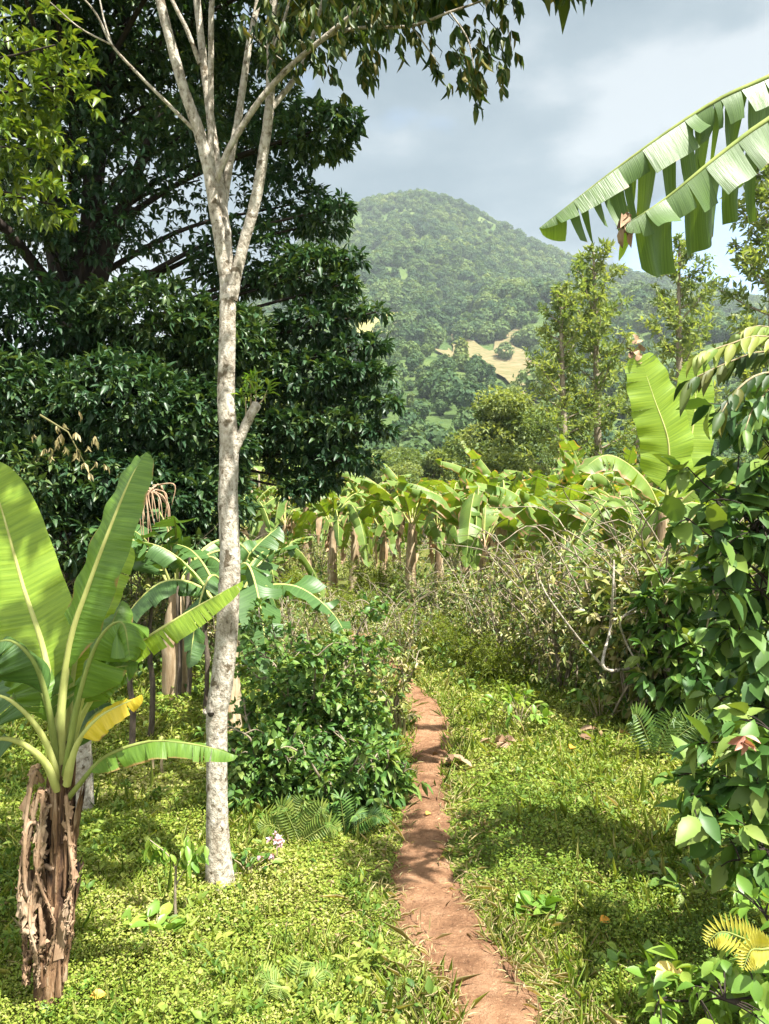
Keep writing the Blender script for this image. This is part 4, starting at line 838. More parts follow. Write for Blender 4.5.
# twiggy coffee shrubs
cof = shrub('coffee_shrub', '-', 'shrub', 1.75, .95, 11, 2500, .075, .026, 'coffee', (0, 0, 0), 51, fill=.35, leafy=.5, droop=.4, rad=.016, bare=11)
cof2 = shrub('coffee_shrub', '-', 'shrub', 1.45, .8, 10, 2300, .07, .026, 'coffee', (0, 0, 0), 52, fill=.5, leafy=.5, droop=.35, rad=.014, bare=8)
fea = shrub('feathery_shrub', '-', 'shrub', 1.0, .7, 12, 5200, .085, .014, 'feather', (0, 0, 0), 53, T=TS, fill=.6, leafy=.6, droop=.0, rad=.006)
GC = 'twiggy shrubs around the end of the path'
CS = [(560, 7.9, 0, .86, 'twiggy dry shrub right of the path with many bare grey stems'), (622, 7.6, 1, 1.12, 'twiggy shrub with pale bent branches left of the dark broad leaved bush'), (510, 8.6, 1, .82, 'olive twiggy shrub nearest the right bank of the path'),
      (668, 6.5, 0, .90, 'twiggy shrub partly hidden behind the dark broad leaved bush'), (478, 10.5, 0, .60, 'brownish shrub just beyond the bend of the path'), (545, 10.5, 0, .72, 'yellowish shrub behind the bare grey stems'), (600, 10.8, 1, 1.0, 'shrub under the level dark banana leaf'),
      (445, 12, 1, .66, 'fine leaved shrub behind the bend of the path'), (400, 9.5, 1, .62, 'dull olive shrub left of the point where the path vanishes'), (368, 8.3, 0, .50, 'drying shrub behind the dense rounded bush'), (340, 10.5, 1, .52, 'shrub in the sun below the banana with the whole stem showing'), (300, 9.2, 0, .52, 'tangled dry shrub behind the drooping dark banana leaf'),
      (262, 8.4, 1, .6, 'dim shrub behind the pale tree trunk'), (420, 14.5, 0, .5, 'shrub at the foot of the fanned banana plant'), (520, 13, 1, .75, 'shrub at the foot of the dense banana clump'), (380, 13, 1, .52, 'shrub between the fanned banana and the peeling stem'), (690, 7.4, 1, 1.15, 'tall shrub at right under the two upright banana leaves'), (655, 9.8, 0, 1.1, 'twiggy shrub below the stem of the two upright leaves'),
      (205, 9.4, 0, .8, 'dim twiggy shrub under the left shaded banana'), (130, 9.0, 1, .9, 'dark shrub under the big tree behind the banana leaves'), (160, 10.8, 0, .9, 'dim thin shrub far under the big tree'), (40, 8.8, 1, .9, 'dark shrub at the left edge under the big tree'), (95, 11.5, 0, 1.0, 'dim shrub beside the big tree trunk'),
      (318, 24, 1, 1.2, 'far shrub behind the stems at the left end of the grove'), (360, 25, 0, 1.1, 'far shrub behind the peeling banana stem'), (405, 24.5, 1, 1.2, 'far shrub behind the fanned banana plant'), (455, 26, 0, 1.2, 'far shrub behind the second row bananas'), (275, 18, 0, .8, 'shrub below the thin stemmed banana at the left end of the grove')]
usedc = [False, False]
for i, (px, Y, k, s, lb_) in enumerate(CS):
    src = (cof, cof2)[k]; loc = gp(px, Y)
    if not usedc[k]: usedc[k] = True; src.location = loc; src.scale = (s,)*3; src['label'] = lb_; src['group'] = GC; src.rotation_euler = (0, 0, i)
    else: dup(src, lb_, loc, i*1.3, s, GC)
GFt = 'light green feathery shrubs'
FE = [(470, 8.8, .5, 'bright feathery shrub on the right bank where the path vanishes'), (355, 12.5, .62, 'bright feathery shrub under the sunlit peeling banana stem'), (330, 14.5, .6, 'feathery shrub behind the peeling banana stem'), (500, 7.9, .5, 'low feathery shrub in front of the olive twiggy shrub'), (455, 16, .7, 'feathery shrub below the second row banana'), (395, 11.2, .55, 'pale feathery shrub left of the vanishing path'), (430, 10.2, .55, 'small feathery shrub in the bend of the path'), (300, 15.5, .85, 'feathery shrub left of the peeling banana stem'), (375, 17, .9, 'feathery shrub right of the peeling banana stem')]
for i, (px, Y, s, lb_) in enumerate(FE):
    if i == 0: fea.location = gp(px, Y); fea.scale = (s,)*3; fea['label'] = lb_; fea['group'] = GFt
    else: dup(fea, lb_, gp(px, Y), i*1.1, s, GFt)
# pale crooked bare branch in the twiggy shrubs
cbm = MB(); o0 = gp(622, 6.1); 
for pts, rr in [([(704, 722), (690, 690), (676, 672), (640, 668), (604, 668), (610, 630), (613, 590), (614, 560)], [.02, .018, .016, .014, .013, .012, .010, .006]), ([(676, 672), (680, 640), (690, 610), (700, 590)], [.015, .012, .010, .006]), ([(604, 668), (580, 640), (550, 600), (540, 580)], [.010, .009, .007, .004]), ([(613, 620), (640, 610), (670, 595)], [.009, .007, .004]), ([(640, 668), (625, 640), (622, 618), (650, 600)], [.010, .008, .006, .004])]:
    tube(cbm, np.array([at(a, b, 6.1+.08*R.normal()) for a, b in pts])-o0, rr, 7, len(pts)*5, .07)
tag(cbm.obj('crooked_stem', M['pale_bark'], loc=o0), 'pale crooked leafless stem bent over in front of the twiggy shrubs', 'stem')

# broad leaved bush at the right edge
def broad_bush(label, pts, Y, L, W, mat, loc, n, k=4, T=TL, name='broad_leaved_bush', twigr=.006):
    root = thing(name, label, 'bush', loc); f = MB(); b = MB(); loc = np.asarray(loc); base_ = V(0, 0, 0)
    for (px, py, rx, rzp, w) in pts:
        c = at(px, py, Y+R.normal()*.10)-loc; s = Y/F; m_ = max(2, int(n*w)); P, d = in_ell(m_, c, V(rx*s, .22, rzp*s), .45)
        rosettes(f, P, d*.5+V(-.25, -.3, .1), k, L, W, T, .85, .45, .95, along=.06)
        md = (base_+c)/2+V(.12, .05, .25*c[2]); tube(b, [base_+R.normal(size=3)*.02*V(1, 1, 0), md, c], [.009, .006, .003], 6, 12, .05)
        for p in P[::2]: tube(b, [c, (c+p)/2+V(0, 0, .01), p], [.004, .003, .002], 4, 4)
    b.obj('stems', M['dark_bark'], root); f.obj('foliage', M[mat], root); return root
RB = [(745, 410, 40, 26, .6), (772, 450, 35, 40, 1), (738, 470, 34, 26, .8), (715, 500, 30, 20, .5), (760, 520, 45, 35, 1.2), (728, 545, 34, 26, .9), (715, 585, 30, 24, .6), (760, 590, 45, 36, 1.2), (740, 635, 36, 28, .9), (775, 660, 40, 40, 1.1), (745, 670, 22, 18, .3), (690, 470, 22, 12, .2), (690, 520, 20, 12, .2), (800, 540, 40, 110, 2), (755, 705, 34, 30, .9), (720, 700, 22, 20, .3), (860, 640, 50, 90, 1.4), (770, 740, 30, 40, .8)]
broad_bush('tall dark blue green bush with broad toothed leaves along the right edge', RB, 3.35, .115, .066, 'broad', G(1.95, 3.45), 15)
broad_bush('glossy bright green bush low at the right edge, below the tall dark bush', [(735, 745, 40, 24, .8), (705, 775, 30, 20, .5), (755, 790, 40, 30, 1), (725, 820, 30, 24, .7), (690, 800, 16, 12, .25), (765, 850, 35, 26, .8), (740, 860, 24, 20, .3), (770, 730, 30, 30, .6), (810, 800, 30, 70, 1)], 2.85, .10, .05, 'bush', G(1.5, 2.95), 20, 4)
broad_bush('leafy weed clump at the bottom right corner under the yellow fern frond', [(745, 960, 36, 26, .8), (765, 915, 25, 25, .5), (725, 1000, 34, 22, .7), (770, 1000, 30, 30, .8), (690, 985, 24, 14, .4), (755, 1030, 40, 20, .8), (660, 1000, 24, 12, .5)], 2.4, .06, .036, 'young', G(1.15, 2.45), 22, 4, TB, 'weed_clump')
# compound-leaf branch at upper right of that bush
loc = at(790, 360, 3.0); brt = thing('leafy_branch', 'arching branch with drooping paired leaflets above the dark bush at right', 'branch', loc); ct = MB()
tube(ct, np.array([V(2.15, 3.3, 0), V(2.1, 3.25, .9), V(1.95, 3.2, 1.7)]+q3([(830, 420, 3.1), (806, 372, 3.05), (796, 345, 3.02), (785, 328, 3.0)]))-loc, [.02, .017, .014, .012, .010, .008, .005], 7, 24); ct.obj('stem', M['twig_bark'], brt)
for pts, n, mt in [([(800, 345, 3.0), (760, 336, 2.95), (730, 344, 2.9), (700, 354, 2.86)], 12, 'fern'), ([(800, 355, 3.0), (760, 352, 3.0), (720, 366, 3.0), (690, 380, 3.0)], 12, 'pale_leaf'), ([(800, 372, 3.0), (760, 374, 2.9), (735, 392, 2.85), (722, 412, 2.8)], 11, 'pale_leaf'), ([(803, 385, 3.05), (775, 388, 3.0), (755, 405, 2.95), (745, 430, 2.9)], 11, 'broad'), ([(790, 335, 3.1), (760, 326, 3.1), (738, 334, 3.1)], 9, 'fern')]:
    cl = MB(); ct = MB(); P = spline(np.array(q3(pts))-loc, n); tube(ct, P, np.linspace(.006, .002, n), 5)
    for s_ in (-1, 1):
        D = np.gradient(P, axis=0); D = nrm(nrm(D)*.6+np.array([0, -.4*s_, -.5])); leaves(cl, P[1:], D[1:]+rdir(n-1)*.22, np.tile(V(0, -.4*s_, 1), (n-1, 1))+rdir(n-1)*.3, .10*np.exp(R.normal(size=n-1)*.12), .038, R.random(n-1), TB)
    fo2 = cl.obj('frond', M[mt], brt); ct.obj('frond_stem', M['twig_bark'], fo2)

# ------------------------------------------------------------------ small plants that can be told apart
def frond(mb, tw, P, n, L, W, mat=0, up=(0, 0, 1)):
    S = spline(P, n); T = nrm(np.gradient(S, axis=0)); tube(tw, S, np.linspace(.004, .001, n), 4)
    prof = np.sin(np.linspace(.35, pi, n))**.7+.05
    for s_ in (-1, 1):
        side = nrm(np.cross(T, np.broadcast_to(V(*up), T.shape)))*s_
        leaves(mb, S, side+T*.45+V(0, 0, -.1), np.broadcast_to(V(*up), S.shape), L*prof, W*.62*(.4+.6*prof), R.random(n)*.7, TS)
def fern(label, px, py, Yd, fr, mat, ln, L, up=(0, -.5, 1), name='fern'):
    loc = gnd(px, py) if Yd is None else at(px, py, Yd); root = thing(name, label, 'fern', loc); k = 0
    for d in fr:
        f = MB(); t = MB(); d = np.asarray(d, float)
        frond(f, t, [V(0, 0, .0), d*.35*ln+V(0, 0, .05*ln), d*.75*ln+V(0, 0, .02), d*ln+V(0, 0, -.10*ln)], 22, L, L*.28, up=up)
        o = f.obj('frond', M[mat], root); t.obj('frond_stem', M['midrib'], o)
    return root
fern('pale green fern with upright fronds at the foot of the green bush', 300, 842, None, [(.1, -.15, .95), (.5, -.2, .8), (-.4, -.2, .85), (.75, -.3, .45), (-.75, -.2, .4)], 'fern', .27, .085, (0, -1, .25))
fern('fern spreading low to the right of the pale upright fern', 345, 835, None, [(.7, -.3, .5), (.3, -.5, .6), (-.5, -.4, .5), (.9, .1, .4), (-.1, -.3, .9)], 'bush', .28, .08)
fern('bright fern in the shade between pale trunk and green bush', 250, 800, None, [(.2, -.3, .9), (-.5, -.3, .7), (.7, -.2, .6)], 'fern', .27, .075, (0, -1, .4))
fern('light green fern clump in the sunny grass at the bottom, left of the path', 292, 1000, None, [(.6, -.2, .5), (-.6, -.2, .45), (.2, .4, .6), (-.2, -.6, .5), (.8, .4, .4), (-.8, .3, .4)], 'fern', .17, .055)
fern('fern with long arching fronds below the twiggy shrubs at right', 655, 760, None, [(.6, -.2, .6), (-.4, -.3, .8), (.1, -.5, .8), (.8, .1, .8)], 'weed', .5, .12, (0, -1, .4))
fern('yellow fern frond at lower right in front of the glossy bush', 772, 948, 2.18, [(-1, -.1, .22), (-.6, -.4, .02)], 'fern_yel', .19, .055, (0, -1, .2))
yf = [o for o in COL.objects if o.name.startswith('fern') and 'yellow' in o.get('label', '')][0]; yl = np.array(yf.location); mb = MB()
tube(mb, [(0, 0, 0), (.03, .02, -yl[2]*.5), (.05, .06, -yl[2]-.02)], [.003, .004, .005], 5, 10); mb.obj('stalk', M['midrib'], yf)
# sapling in front of the pale trunk
sp_ = gnd(175, 935); SAP = thing('sapling', 'thin young sapling with few drooping leaves in the grass left of the pale trunk', 'sapling', sp_); b = MB(); f = MB(); Ys = sp_[1]
for pts, rr in [([(176, 937), (175, 900), (176, 868)], [.007, .006, .005]), ([(176, 870), (168, 855), (150, 840)], [.004, .003, .002]), ([(176, 868), (184, 852), (188, 840)], [.004, .003, .002]), ([(176, 885), (190, 862), (205, 848)], [.003, .002, .0015])]:
    P = np.array([at(a, c, Ys) for a, c in pts])-sp_; tube(b, P, rr, 6, 10)
    C = spline(P, 12)[6:]+R.normal(size=(6, 3))*.012
    if pts[0][1] < 930: rosettes(f, C, np.tile(V(0, 0, -.2), (6, 1)), 3, .07, .03, TB, .9, .5, .6)
b.obj('stem', M['grey_bark'], SAP); f.obj('foliage', M['young'], SAP)
def herb(name, label, px, py, n, L, W, mat, r, h, T=TB, cat='plant', droop=.2):
    loc = gnd(px, py); root = thing(name, label, cat, loc); b = MB(); f = MB()
    for k in range(n):
        az = k*2.4+R.normal()*.3; q = math.sqrt((k+.5)/n)*r; tip = V(math.cos(az)*q, math.sin(az)*q, h*(1-.4*(q/r)**2)*(.7+.4*R.random())); tube(b, [(0, 0, -.01), tip*V(.5, .5, .7), tip], [.0035, .003, .0015], 4, 6)
        rosettes(f, tip[None], np.array([V(tip[0], tip[1], .1)]), 4, L, W, T, .9, droop, 1.2)
    b.obj('stems', M['twig_bark'], root); f.obj('foliage', M[mat], root); return root
herb('herb', 'green leafy herb in the grass at the foot of the thin sapling', 152, 948, 10, .06, .035, 'young', .11, .12)
herb('herb', 'pale round leaved herb right of the path in the dry grass', 541, 918, 6, .065, .06, 'young', .07, .06)
herb('herb', 'bright leafy herb on the bank below the twiggy shrubs', 520, 726, 16, .08, .04, 'young', .28, .26)
herb('herb', 'green leafy herb in the shade right of the bright bank herb', 600, 724, 16, .09, .04, 'weed', .3, .3)
herb('herb', 'dark leafy herb at the base of the pale trunk on its right side', 250, 880, 10, .05, .026, 'bush', .11, .12)
herb('herb', 'leafy herb at the bottom right beside the yellow fallen leaf', 640, 985, 12, .05, .03, 'young', .14, .10)
herb('herb', 'low herb between the path and the shaded grass at right', 640, 880, 10, .05, .028, 'weed', .14, .09)
herb('herb', 'bright herb in the bottom left corner', 60, 1012, 9, .045, .03, 'young', .10, .07)
herb('herb', 'herb at the left border of the path near the bottom', 400, 1010, 10, .035, .02, 'weed', .12, .06)
herb('herb', 'wide leafy herb in the shaded grass below the low bush', 700, 905, 12, .06, .035, 'weed', .16, .14)
for px, py, lb_ in [(268, 862, 'pink flower cluster low between pale trunk and fern'), (277, 838, 'pink flower cluster just above the lower pink one')]:
    loc = at(px, py, gnd(px, 872)[1]); fm = MB(); C = R.normal(size=(9, 3))*V(.018, .012, .016); rosettes(fm, C, rdir(9), 5, .02, .012, TM, 1., 0, .2); tube(fm, [(0, .01, -.06 if py > 850 else -.14), (0, 0, 0)], .002, 4); tag(fm.obj('flower', M['pink'], loc=loc), lb_, 'flower', 'pink flowers')
herb('red_leaved_shoot', 'shoot with reddish brown young leaves on the edge of the glossy bush', 748, 990, 1, .01, .005, 'red', .01, .01)
ob = [o for o in COL.objects if o.name == 'red_leaved_shoot'][0]; ob.location = at(742, 742, 2.62); ch = ob.children
f = MB(); rosettes(f, np.array([V(0, 0, 0), V(.01, 0, .02)]), np.tile(V(0, -.5, .3), (2, 1)), 4, .045, .018, TB, .9, .3, .6); ch[1].data = f.mesh('foliage', M['red'])
def fallen(label, px, py, L, W, mat, az, T=TB, up=.02):
    loc = gnd(px, py); f = MB(); leaves(f, [V(0, 0, up)], [V(math.cos(az), math.sin(az), .15)], [V(.1, -.5, 1)], L, W, R.random(1), T); tag(f.obj('fallen_leaf', M[mat], loc=loc), label, 'leaf', 'fallen coloured leaves')
fallen('large yellow fallen leaf at the bottom right', 652, 1008, .13, .07, 'yellow', .2, up=.11)
fallen('orange fallen leaf in the grass right of the path', 600, 934, .055, .04, 'orange', .4, up=.05)
fallen('small orange fallen leaf on the shaded grass bank further back', 570, 757, .08, .05, 'orange', .9, up=.06)
fallen('small yellow fallen leaf lying on the path', 426, 820, .05, .03, 'yellow', 1, up=.03)
fallen('orange fallen leaf at the bottom left corner', 90, 1015, .05, .035, 'orange', .3, up=.06)
def heap(label, px, py, n, sx):
    loc = gnd(px, py); f = MB(); P = R.normal(size=(n, 3))*V(sx, sx*.6, .015)+V(0, 0, .06); leaves(f, P, rdir(n)*V(1, 1, .4), rdir(n)*.6+V(0, 0, 1), .11, .055, R.random(n), TG); tag(f.obj('dry_leaf_heap', M['litter'], loc=loc), label, 'dry leaves', 'heaps of dry leaves')
heap('heap of dry brown leaves on the right bank of the path further back', 505, 748, 16, .10)
heap('few dry pale leaves at the right edge of the path', 454, 768, 7, .045)
heap('dry leaves lying in the shade below the twiggy shrubs', 595, 740, 9, .10)
# grey trunk behind the hero banana, thin stems in the shade
sk = gnd(83, 818); mb = MB(); tube(mb, [(0, 0, -.1), (0, 0, .06), (-.01, 0, .4), (.01, 0, .7), (0, 0, .92)], [.09, .06, .05, .048, .04], 12, 26, .05); tag(mb.obj('grey_trunk', M['pale_bark'], loc=sk), 'short mossy grey trunk standing behind the stem of the big banana plant', 'tree trunk')
GT = 'thin dark stems in the shade under the big tree'; ts_ = None
for px, py, h_, lb_ in [(150, 742, 1.1, 'thin dark stem nearest to the big banana leaves'), (178, 700, 1.5, 'thin dark stem directly under the left shaded banana'), (188, 702, 1.4, 'thin dark stem beside the one under the shaded banana'), (130, 760, .9, 'thin dark stem left of the low arching banana leaf'), (205, 712, 1.2, 'thin dark stem just left of the pale trunk')]:
    if ts_ is None:
        mb = MB(); tube(mb, [(0, 0, -.05), (.02, 0, .35), (-.015, .01, .7), (.01, .01, 1)], [.024, .021, .018, .012], 7, 14, .12); ts_ = mb.obj('thin_stem', M['stem_bark']); o = ts_
    else: o = ts_.copy(); COL.objects.link(o)
    o.location = gnd(px, py); o.scale = (1, 1, h_); tag(o, lb_, 'stem', GT)
for px, lb_ in [(154, 'short pale twig stub sticking out of the shaded grass'), (163, 'second pale twig stub sticking out of the shaded grass')]:
    mb = MB(); tube(mb, [(0, 0, -.02), (-.01, 0, .1), (.005, 0, .2)], [.012, .010, .007], 6, 8, .1); tag(mb.obj('twig_stub', M['twig_bark'], loc=gnd(px, 780)), lb_, 'twig', 'pale twig stubs')

# ------------------------------------------------------------------ ground cover (nobody could count it)
def scatter(n, y0, y1, pw=1.6):
    q = R.random(n); y = (y0**(1-pw)+q*(y1**(1-pw)-y0**(1-pw)))**(1/(1-pw)); x = (R.random(n)*2-1)*(.53*y+.35); k = int(n*.16); x[:k] = np.sign(x[:k])*(.53*y[:k]+.35+2.6*R.random(k)); return x, y
def gnoise(x, y): return np.sin(x*2.3+y*1.1)+np.sin(x*4.7-y*3.3+1)*.7+np.sin(x*9.1+y*7.7+2)*.45+np.sin(x*17-y*13)*.3
cm = MB()
x, y = scatter(540000, 1.9, 9.5); pd = path_d(x, y)+.03*np.sin(y*31+x*17)+.03*np.sin(y*13)*np.sin(x*5+y*7)+.025*R.normal(size=len(x))
shade = (x > .75)
dry = np.exp(-np.clip(pd, 0, 9)/.13)*.65+.25*((gnoise(x*.7+4, y*.7) > .9)); k = (pd > .0) & (R.random(len(x)) > dry); x, y, pd = x[k], y[k], pd[k]; n = len(x)
hh = np.clip(pd*.2, .004, .07)*np.clip(.75+.35*gnoise(x*1.3, y*1.3), .25, 1.8)*R.random(n)**.6; sz = np.clip(.0038*y, .0085, .05)*np.exp(R.normal(size=n)*.3)
D = rdir(n); D[:, 2] = np.abs(D[:, 2])*.5; N = rdir(n)*.55+V(0, 0, 1)
tn = np.clip(.42+.20*gnoise(x*.8, y*.8)+.22*R.normal(size=n)+.2*np.exp(-np.clip(pd, 0, 5)/.3), 0, 1)
leaves(cm, np.stack([x, y, hgt(x, y)+np.maximum(hh, .003)], 1), D, N, sz, sz*.68, tn, TS)
kind(cm.obj('ground_cover', M['cover']), 'stuff')
x, y = scatter(1000, 1.9, 8.5); pd = path_d(x, y); kk = (pd > .1) & (gnoise(x*.9+3, y*.9+5) > .15); x, y = x[kk], y[kk]; wd = MB()
for a_, b_ in zip(x, y):
    n_ = int(R.integers(5, 12)); h_ = .03+.07*R.random(); C = np.stack([a_+R.normal(size=n_)*.025, b_+R.normal(size=n_)*.025, float(hgt(a_, b_))+.03+h_*R.random(n_)], 1); t_ = R.random()
    rosettes(wd, C, np.tile(V(0, 0, .5), (n_, 1)), 3, .014+.022*R.random()+.003*b_, .008+.010*R.random(), TM, 1., .1, .9, tint=np.full(n_, t_))
kind(wd.obj('low_weeds', M['weed_lit']), 'stuff')
# grass blades
gm = MB(); x, y = scatter(72000, 1.9, 10); pd = path_d(x, y)+.02*R.normal(size=len(x)); k = (pd > -.01) & (gnoise(x*.6+9, y*.6) > -.6); x, y = x[k], y[k]; n = len(x)
D = rdir(n)*.75+V(0, 0, .9); leaves(gm, np.stack([x, y, hgt(x, y)], 1), D, rdir(n)*.6+V(0, -.6, .5), np.clip(.035*y**.5, .05, .16)*np.exp(R.normal(size=n)*.35), .0045+.0008*y, np.clip(.5+.3*R.normal(size=n), 0, 1), TS)
kind(gm.obj('grass', M['cover']), 'stuff')
# dry straw along the path edges and in worn patches
sm_ = MB(); x, y = scatter(90000, 1.9, 9); pd = path_d(x, y); wgt = np.exp(-np.abs(pd-.06)/.10)*.9+.22*(gnoise(x*.7+4, y*.7) > .7)*(pd > .1)+.28*((x > .25) & (y < 3.6) & (gnoise(x*1.3, y*1.3+2) > -.2)); k = (pd > -.05) & (R.random(len(x)) < wgt*.42); x, y = x[k], y[k]; n = len(x)
D = rdir(n); D[:, 2] = np.abs(D[:, 2])*.55+.05; leaves(sm_, np.stack([x, y, hgt(x, y)+.012+.03*R.random(n)], 1), D, rdir(n)*.4+V(0, -.3, 1), .045*np.exp(R.normal(size=n)*.45), .0024+.0007*y, R.random(n), TS)
kind(sm_.obj('dry_grass', M['straw']), 'stuff')
# taller weeds further back and at the sides
wm = MB(); x, y = scatter(26000, 3.4, 26, 1.25); pd = path_d(x, y); k = (pd > .35+.12*R.normal(size=len(x))) & ((y > 7.5) | (np.abs(x) > .46*y) | (R.random(len(x)) < .05)); x, y = x[k], y[k]; n = len(x)
H = np.clip((y-5)*.05, .05, .5)*R.random(n); D = rdir(n)+V(0, 0, .2); leaves(wm, np.stack([x, y, hgt(x, y)+H], 1), D, rdir(n)*.6+V(0, 0, 1), np.clip(.011*y, .05, .16), np.clip(.0055*y, .025, .08), R.random(n), TM)
kind(wm.obj('weeds', M['weed']), 'stuff')
pm = MB(); x, y = scatter(1500, 1.9, 9); pd = path_d(x, y); k = (pd < .03) & (R.random(len(x)) < .25+.6*(pd > -.06)); x, y = x[k], y[k]
ic = np.array([(0, 0, 1), (.9, 0, .3), (.28, .85, .3), (-.73, .53, .3), (-.73, -.53, .3), (.28, -.85, .3), (0, 0, -.5)]); it = [(0, 1, 2), (0, 2, 3), (0, 3, 4), (0, 4, 5), (0, 5, 1), (6, 2, 1), (6, 3, 2), (6, 4, 3), (6, 5, 4), (6, 1, 5)]
for a_, b_ in zip(x, y): pm.add(V(a_, b_, float(hgt(a_, b_))+.018)+(ic*(1+.3*R.normal(size=ic.shape)))*V(1, 1, .6)*(.004+.011*R.random()**3), tri=it, tint=R.random())
kind(pm.obj('pebbles', M['path']), 'stuff')
# specks of litter on path and grass
lm = MB(); x, y = scatter(5200, 1.9, 9); pd = path_d(x, y); k = (R.random(len(x)) < np.where(pd < 0, .5*np.exp(-(-pd-.02)/.08)+.10, .35*np.exp(-pd/.3)+.14)); x, y, pd = x[k], y[k], pd[k]; n = len(x)
D = rdir(n)*V(1, 1, .2); leaves(lm, np.stack([x, y, hgt(x, y)+np.where(pd < 0.02, .014, .035)], 1), D, rdir(n)*.4+V(0, 0, 1), .026*np.exp(R.normal(size=n)*.5), .010, R.random(n), TS)
kind(lm.obj('leaf_litter', M['litter']), 'stuff')

# ------------------------------------------------------------------ air, sky, sun, camera
HAZE = .00013
hz = MB(); x0, x1, y0, y1, z0, z1 = -2200, 2600, -40, 2600, -8, 790
hv = [(a, b, c) for c in (z0, z1) for b in (y0, y1) for a in (x0, x1)]
hz.add(hv, quad=[(0, 2, 3, 1), (4, 5, 7, 6), (0, 1, 5, 4), (1, 3, 7, 5), (3, 2, 6, 7), (2, 0, 4, 6)])
hm = bpy.data.materials.new('haze'); hm.use_nodes = True; nt = hm.node_tree; nt.nodes.clear(); ou = nt.nodes.new('ShaderNodeOutputMaterial'); pv = nt.nodes.new('ShaderNodeVolumePrincipled')
pv.inputs['Color'].default_value = (.80, .92, 1, 1); pv.inputs['Density'].default_value = HAZE; pv.inputs['Anisotropy'].default_value = 0.0; nt.links.new(pv.outputs[0], ou.inputs['Volume'])
ho = hz.obj('haze', hm, smooth=False); kind(ho, 'stuff')

SUN = nrm(V(.42, -.40, .95)); elev = math.asin(SUN[2]); azim = math.atan2(SUN[0], SUN[1])
w = bpy.data.worlds.new('World'); SC.world = w; w.use_nodes = True; nt = w.node_tree; bg = nt.nodes['Background']
sky = nd(nt, 'ShaderNodeTexSky', sky_type='NISHITA'); sky.sun_disc = False; sky.sun_elevation = elev; sky.sun_rotation = azim; sky.altitude = 1200
tc = nd(nt, 'ShaderNodeTexCoord'); mp = nd(nt, 'ShaderNodeMapping'); mp.inputs['Scale'].default_value = (1, 1, 2.2); mp.inputs['Location'].default_value = (.35, .2, .1); nt.links.new(tc.outputs['Generated'], mp.inputs[0])
n1 = nd(nt, 'ShaderNodeTexNoise'); n1.inputs['Scale'].default_value = 3.0; n1.inputs['Detail'].default_value = 7; n1.inputs['Roughness'].default_value = .5; nt.links.new(mp.outputs[0], n1.inputs['Vector'])
n2 = nd(nt, 'ShaderNodeTexNoise'); n2.inputs['Scale'].default_value = 1.6; n2.inputs['Detail'].default_value = 6; n2.inputs['W' if 'W' in n2.inputs and False else 'Roughness'].default_value = .5
mp2 = nd(nt, 'ShaderNodeMapping'); mp2.inputs['Location'].default_value = (3.1, 1.4, .7); mp2.inputs['Scale'].default_value = (1, 1, 1.6); nt.links.new(tc.outputs['Generated'], mp2.inputs[0]); nt.links.new(mp2.outputs[0], n2.inputs['Vector'])
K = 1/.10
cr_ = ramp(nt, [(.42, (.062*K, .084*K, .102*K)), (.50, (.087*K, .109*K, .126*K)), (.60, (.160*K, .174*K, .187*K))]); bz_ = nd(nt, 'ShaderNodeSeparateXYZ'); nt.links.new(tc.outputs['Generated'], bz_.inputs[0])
bb_ = nd(nt, 'ShaderNodeMapRange', interpolation_type='SMOOTHSTEP'); bb_.inputs[1].default_value = .62; bb_.inputs[2].default_value = .30; bb_.inputs[3].default_value = -.035; bb_.inputs[4].default_value = .065; nt.links.new(bz_.outputs[2], bb_.inputs[0])
ad_ = nd(nt, 'ShaderNodeMath', operation='ADD'); nt.links.new(n1.outputs[0], ad_.inputs[0]); nt.links.new(bb_.outputs[0], ad_.inputs[1]); nt.links.new(ad_.outputs[0], cr_.inputs[0])
cf = ramp(nt, [(.30, (0, 0, 0)), (.40, (1, 1, 1))])
bd_ = nd(nt, 'ShaderNodeVectorMath', operation='DISTANCE'); nt.links.new(tc.outputs['Generated'], bd_.inputs[0]); bd_.inputs[1].default_value = tuple(nrm(ray(690, 262)))
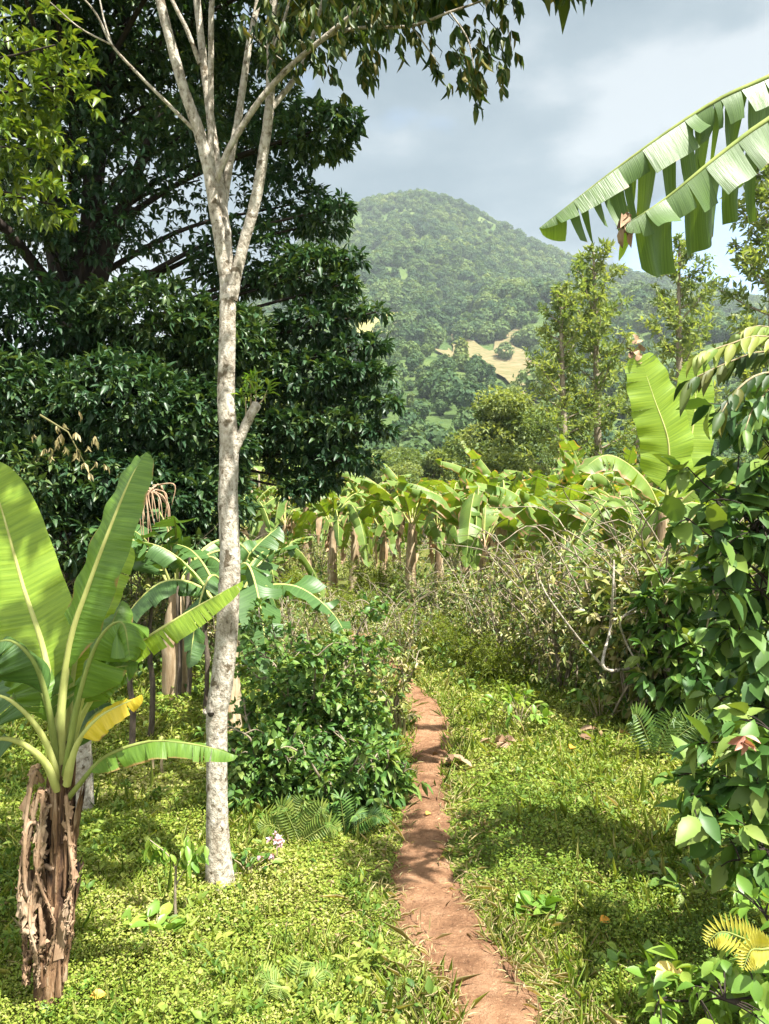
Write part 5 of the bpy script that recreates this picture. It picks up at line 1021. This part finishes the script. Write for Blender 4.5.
bm2 = nd(nt, 'ShaderNodeMapRange', interpolation_type='SMOOTHSTEP'); bm2.inputs[1].default_value = .11; bm2.inputs[2].default_value = .0; bm2.inputs[3].default_value = .03; bm2.inputs[4].default_value = -.36; nt.links.new(bd_.outputs['Value'], bm2.inputs[0])
ad2 = nd(nt, 'ShaderNodeMath', operation='ADD'); nt.links.new(n2.outputs[0], ad2.inputs[0]); nt.links.new(bm2.outputs[0], ad2.inputs[1]); nt.links.new(ad2.outputs[0], cf.inputs[0])
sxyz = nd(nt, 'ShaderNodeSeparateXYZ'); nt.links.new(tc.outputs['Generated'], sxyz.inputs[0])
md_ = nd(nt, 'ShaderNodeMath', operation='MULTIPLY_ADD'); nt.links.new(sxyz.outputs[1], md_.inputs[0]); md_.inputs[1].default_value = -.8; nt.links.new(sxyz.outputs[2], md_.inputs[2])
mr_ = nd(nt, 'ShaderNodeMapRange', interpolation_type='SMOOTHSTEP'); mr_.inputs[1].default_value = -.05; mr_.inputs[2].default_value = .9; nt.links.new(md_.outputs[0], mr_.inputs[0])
cl_ = mixc(nt, mr_.outputs[0], cr_.outputs[0], (.52*K, .53*K, .53*K))   # unseen bright cloud added overhead and behind the viewer as fill light
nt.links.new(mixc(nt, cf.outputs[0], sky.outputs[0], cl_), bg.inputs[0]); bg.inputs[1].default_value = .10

sl_ = bpy.data.lights.new('sun', 'SUN'); sl_.energy = 4.4; sl_.angle = math.radians(.5); sl_.color = (1, .955, .88)
so_ = bpy.data.objects.new('sun', sl_); COL.objects.link(so_); so_.rotation_euler = Vector(-SUN).to_track_quat('-Z', 'Y').to_euler()

cam = bpy.data.cameras.new('camera'); co = bpy.data.objects.new('camera', cam); COL.objects.link(co); SC.camera = co
cam.sensor_fit = 'VERTICAL'; cam.sensor_height = 36; cam.lens = 36*F/1024; cam.clip_end = 6000; cam.clip_start = .05
co.location = (0, 0, CAMZ); co.rotation_euler = (pi/2+PITCH, 0, 0)
vs = SC.view_settings; vs.view_transform = 'Standard'; vs.look = 'None'; vs.gamma = 1; vs.use_curve_mapping = False; vs.exposure = 1.98
SC.render.resolution_x = 769; SC.render.resolution_y = 1024
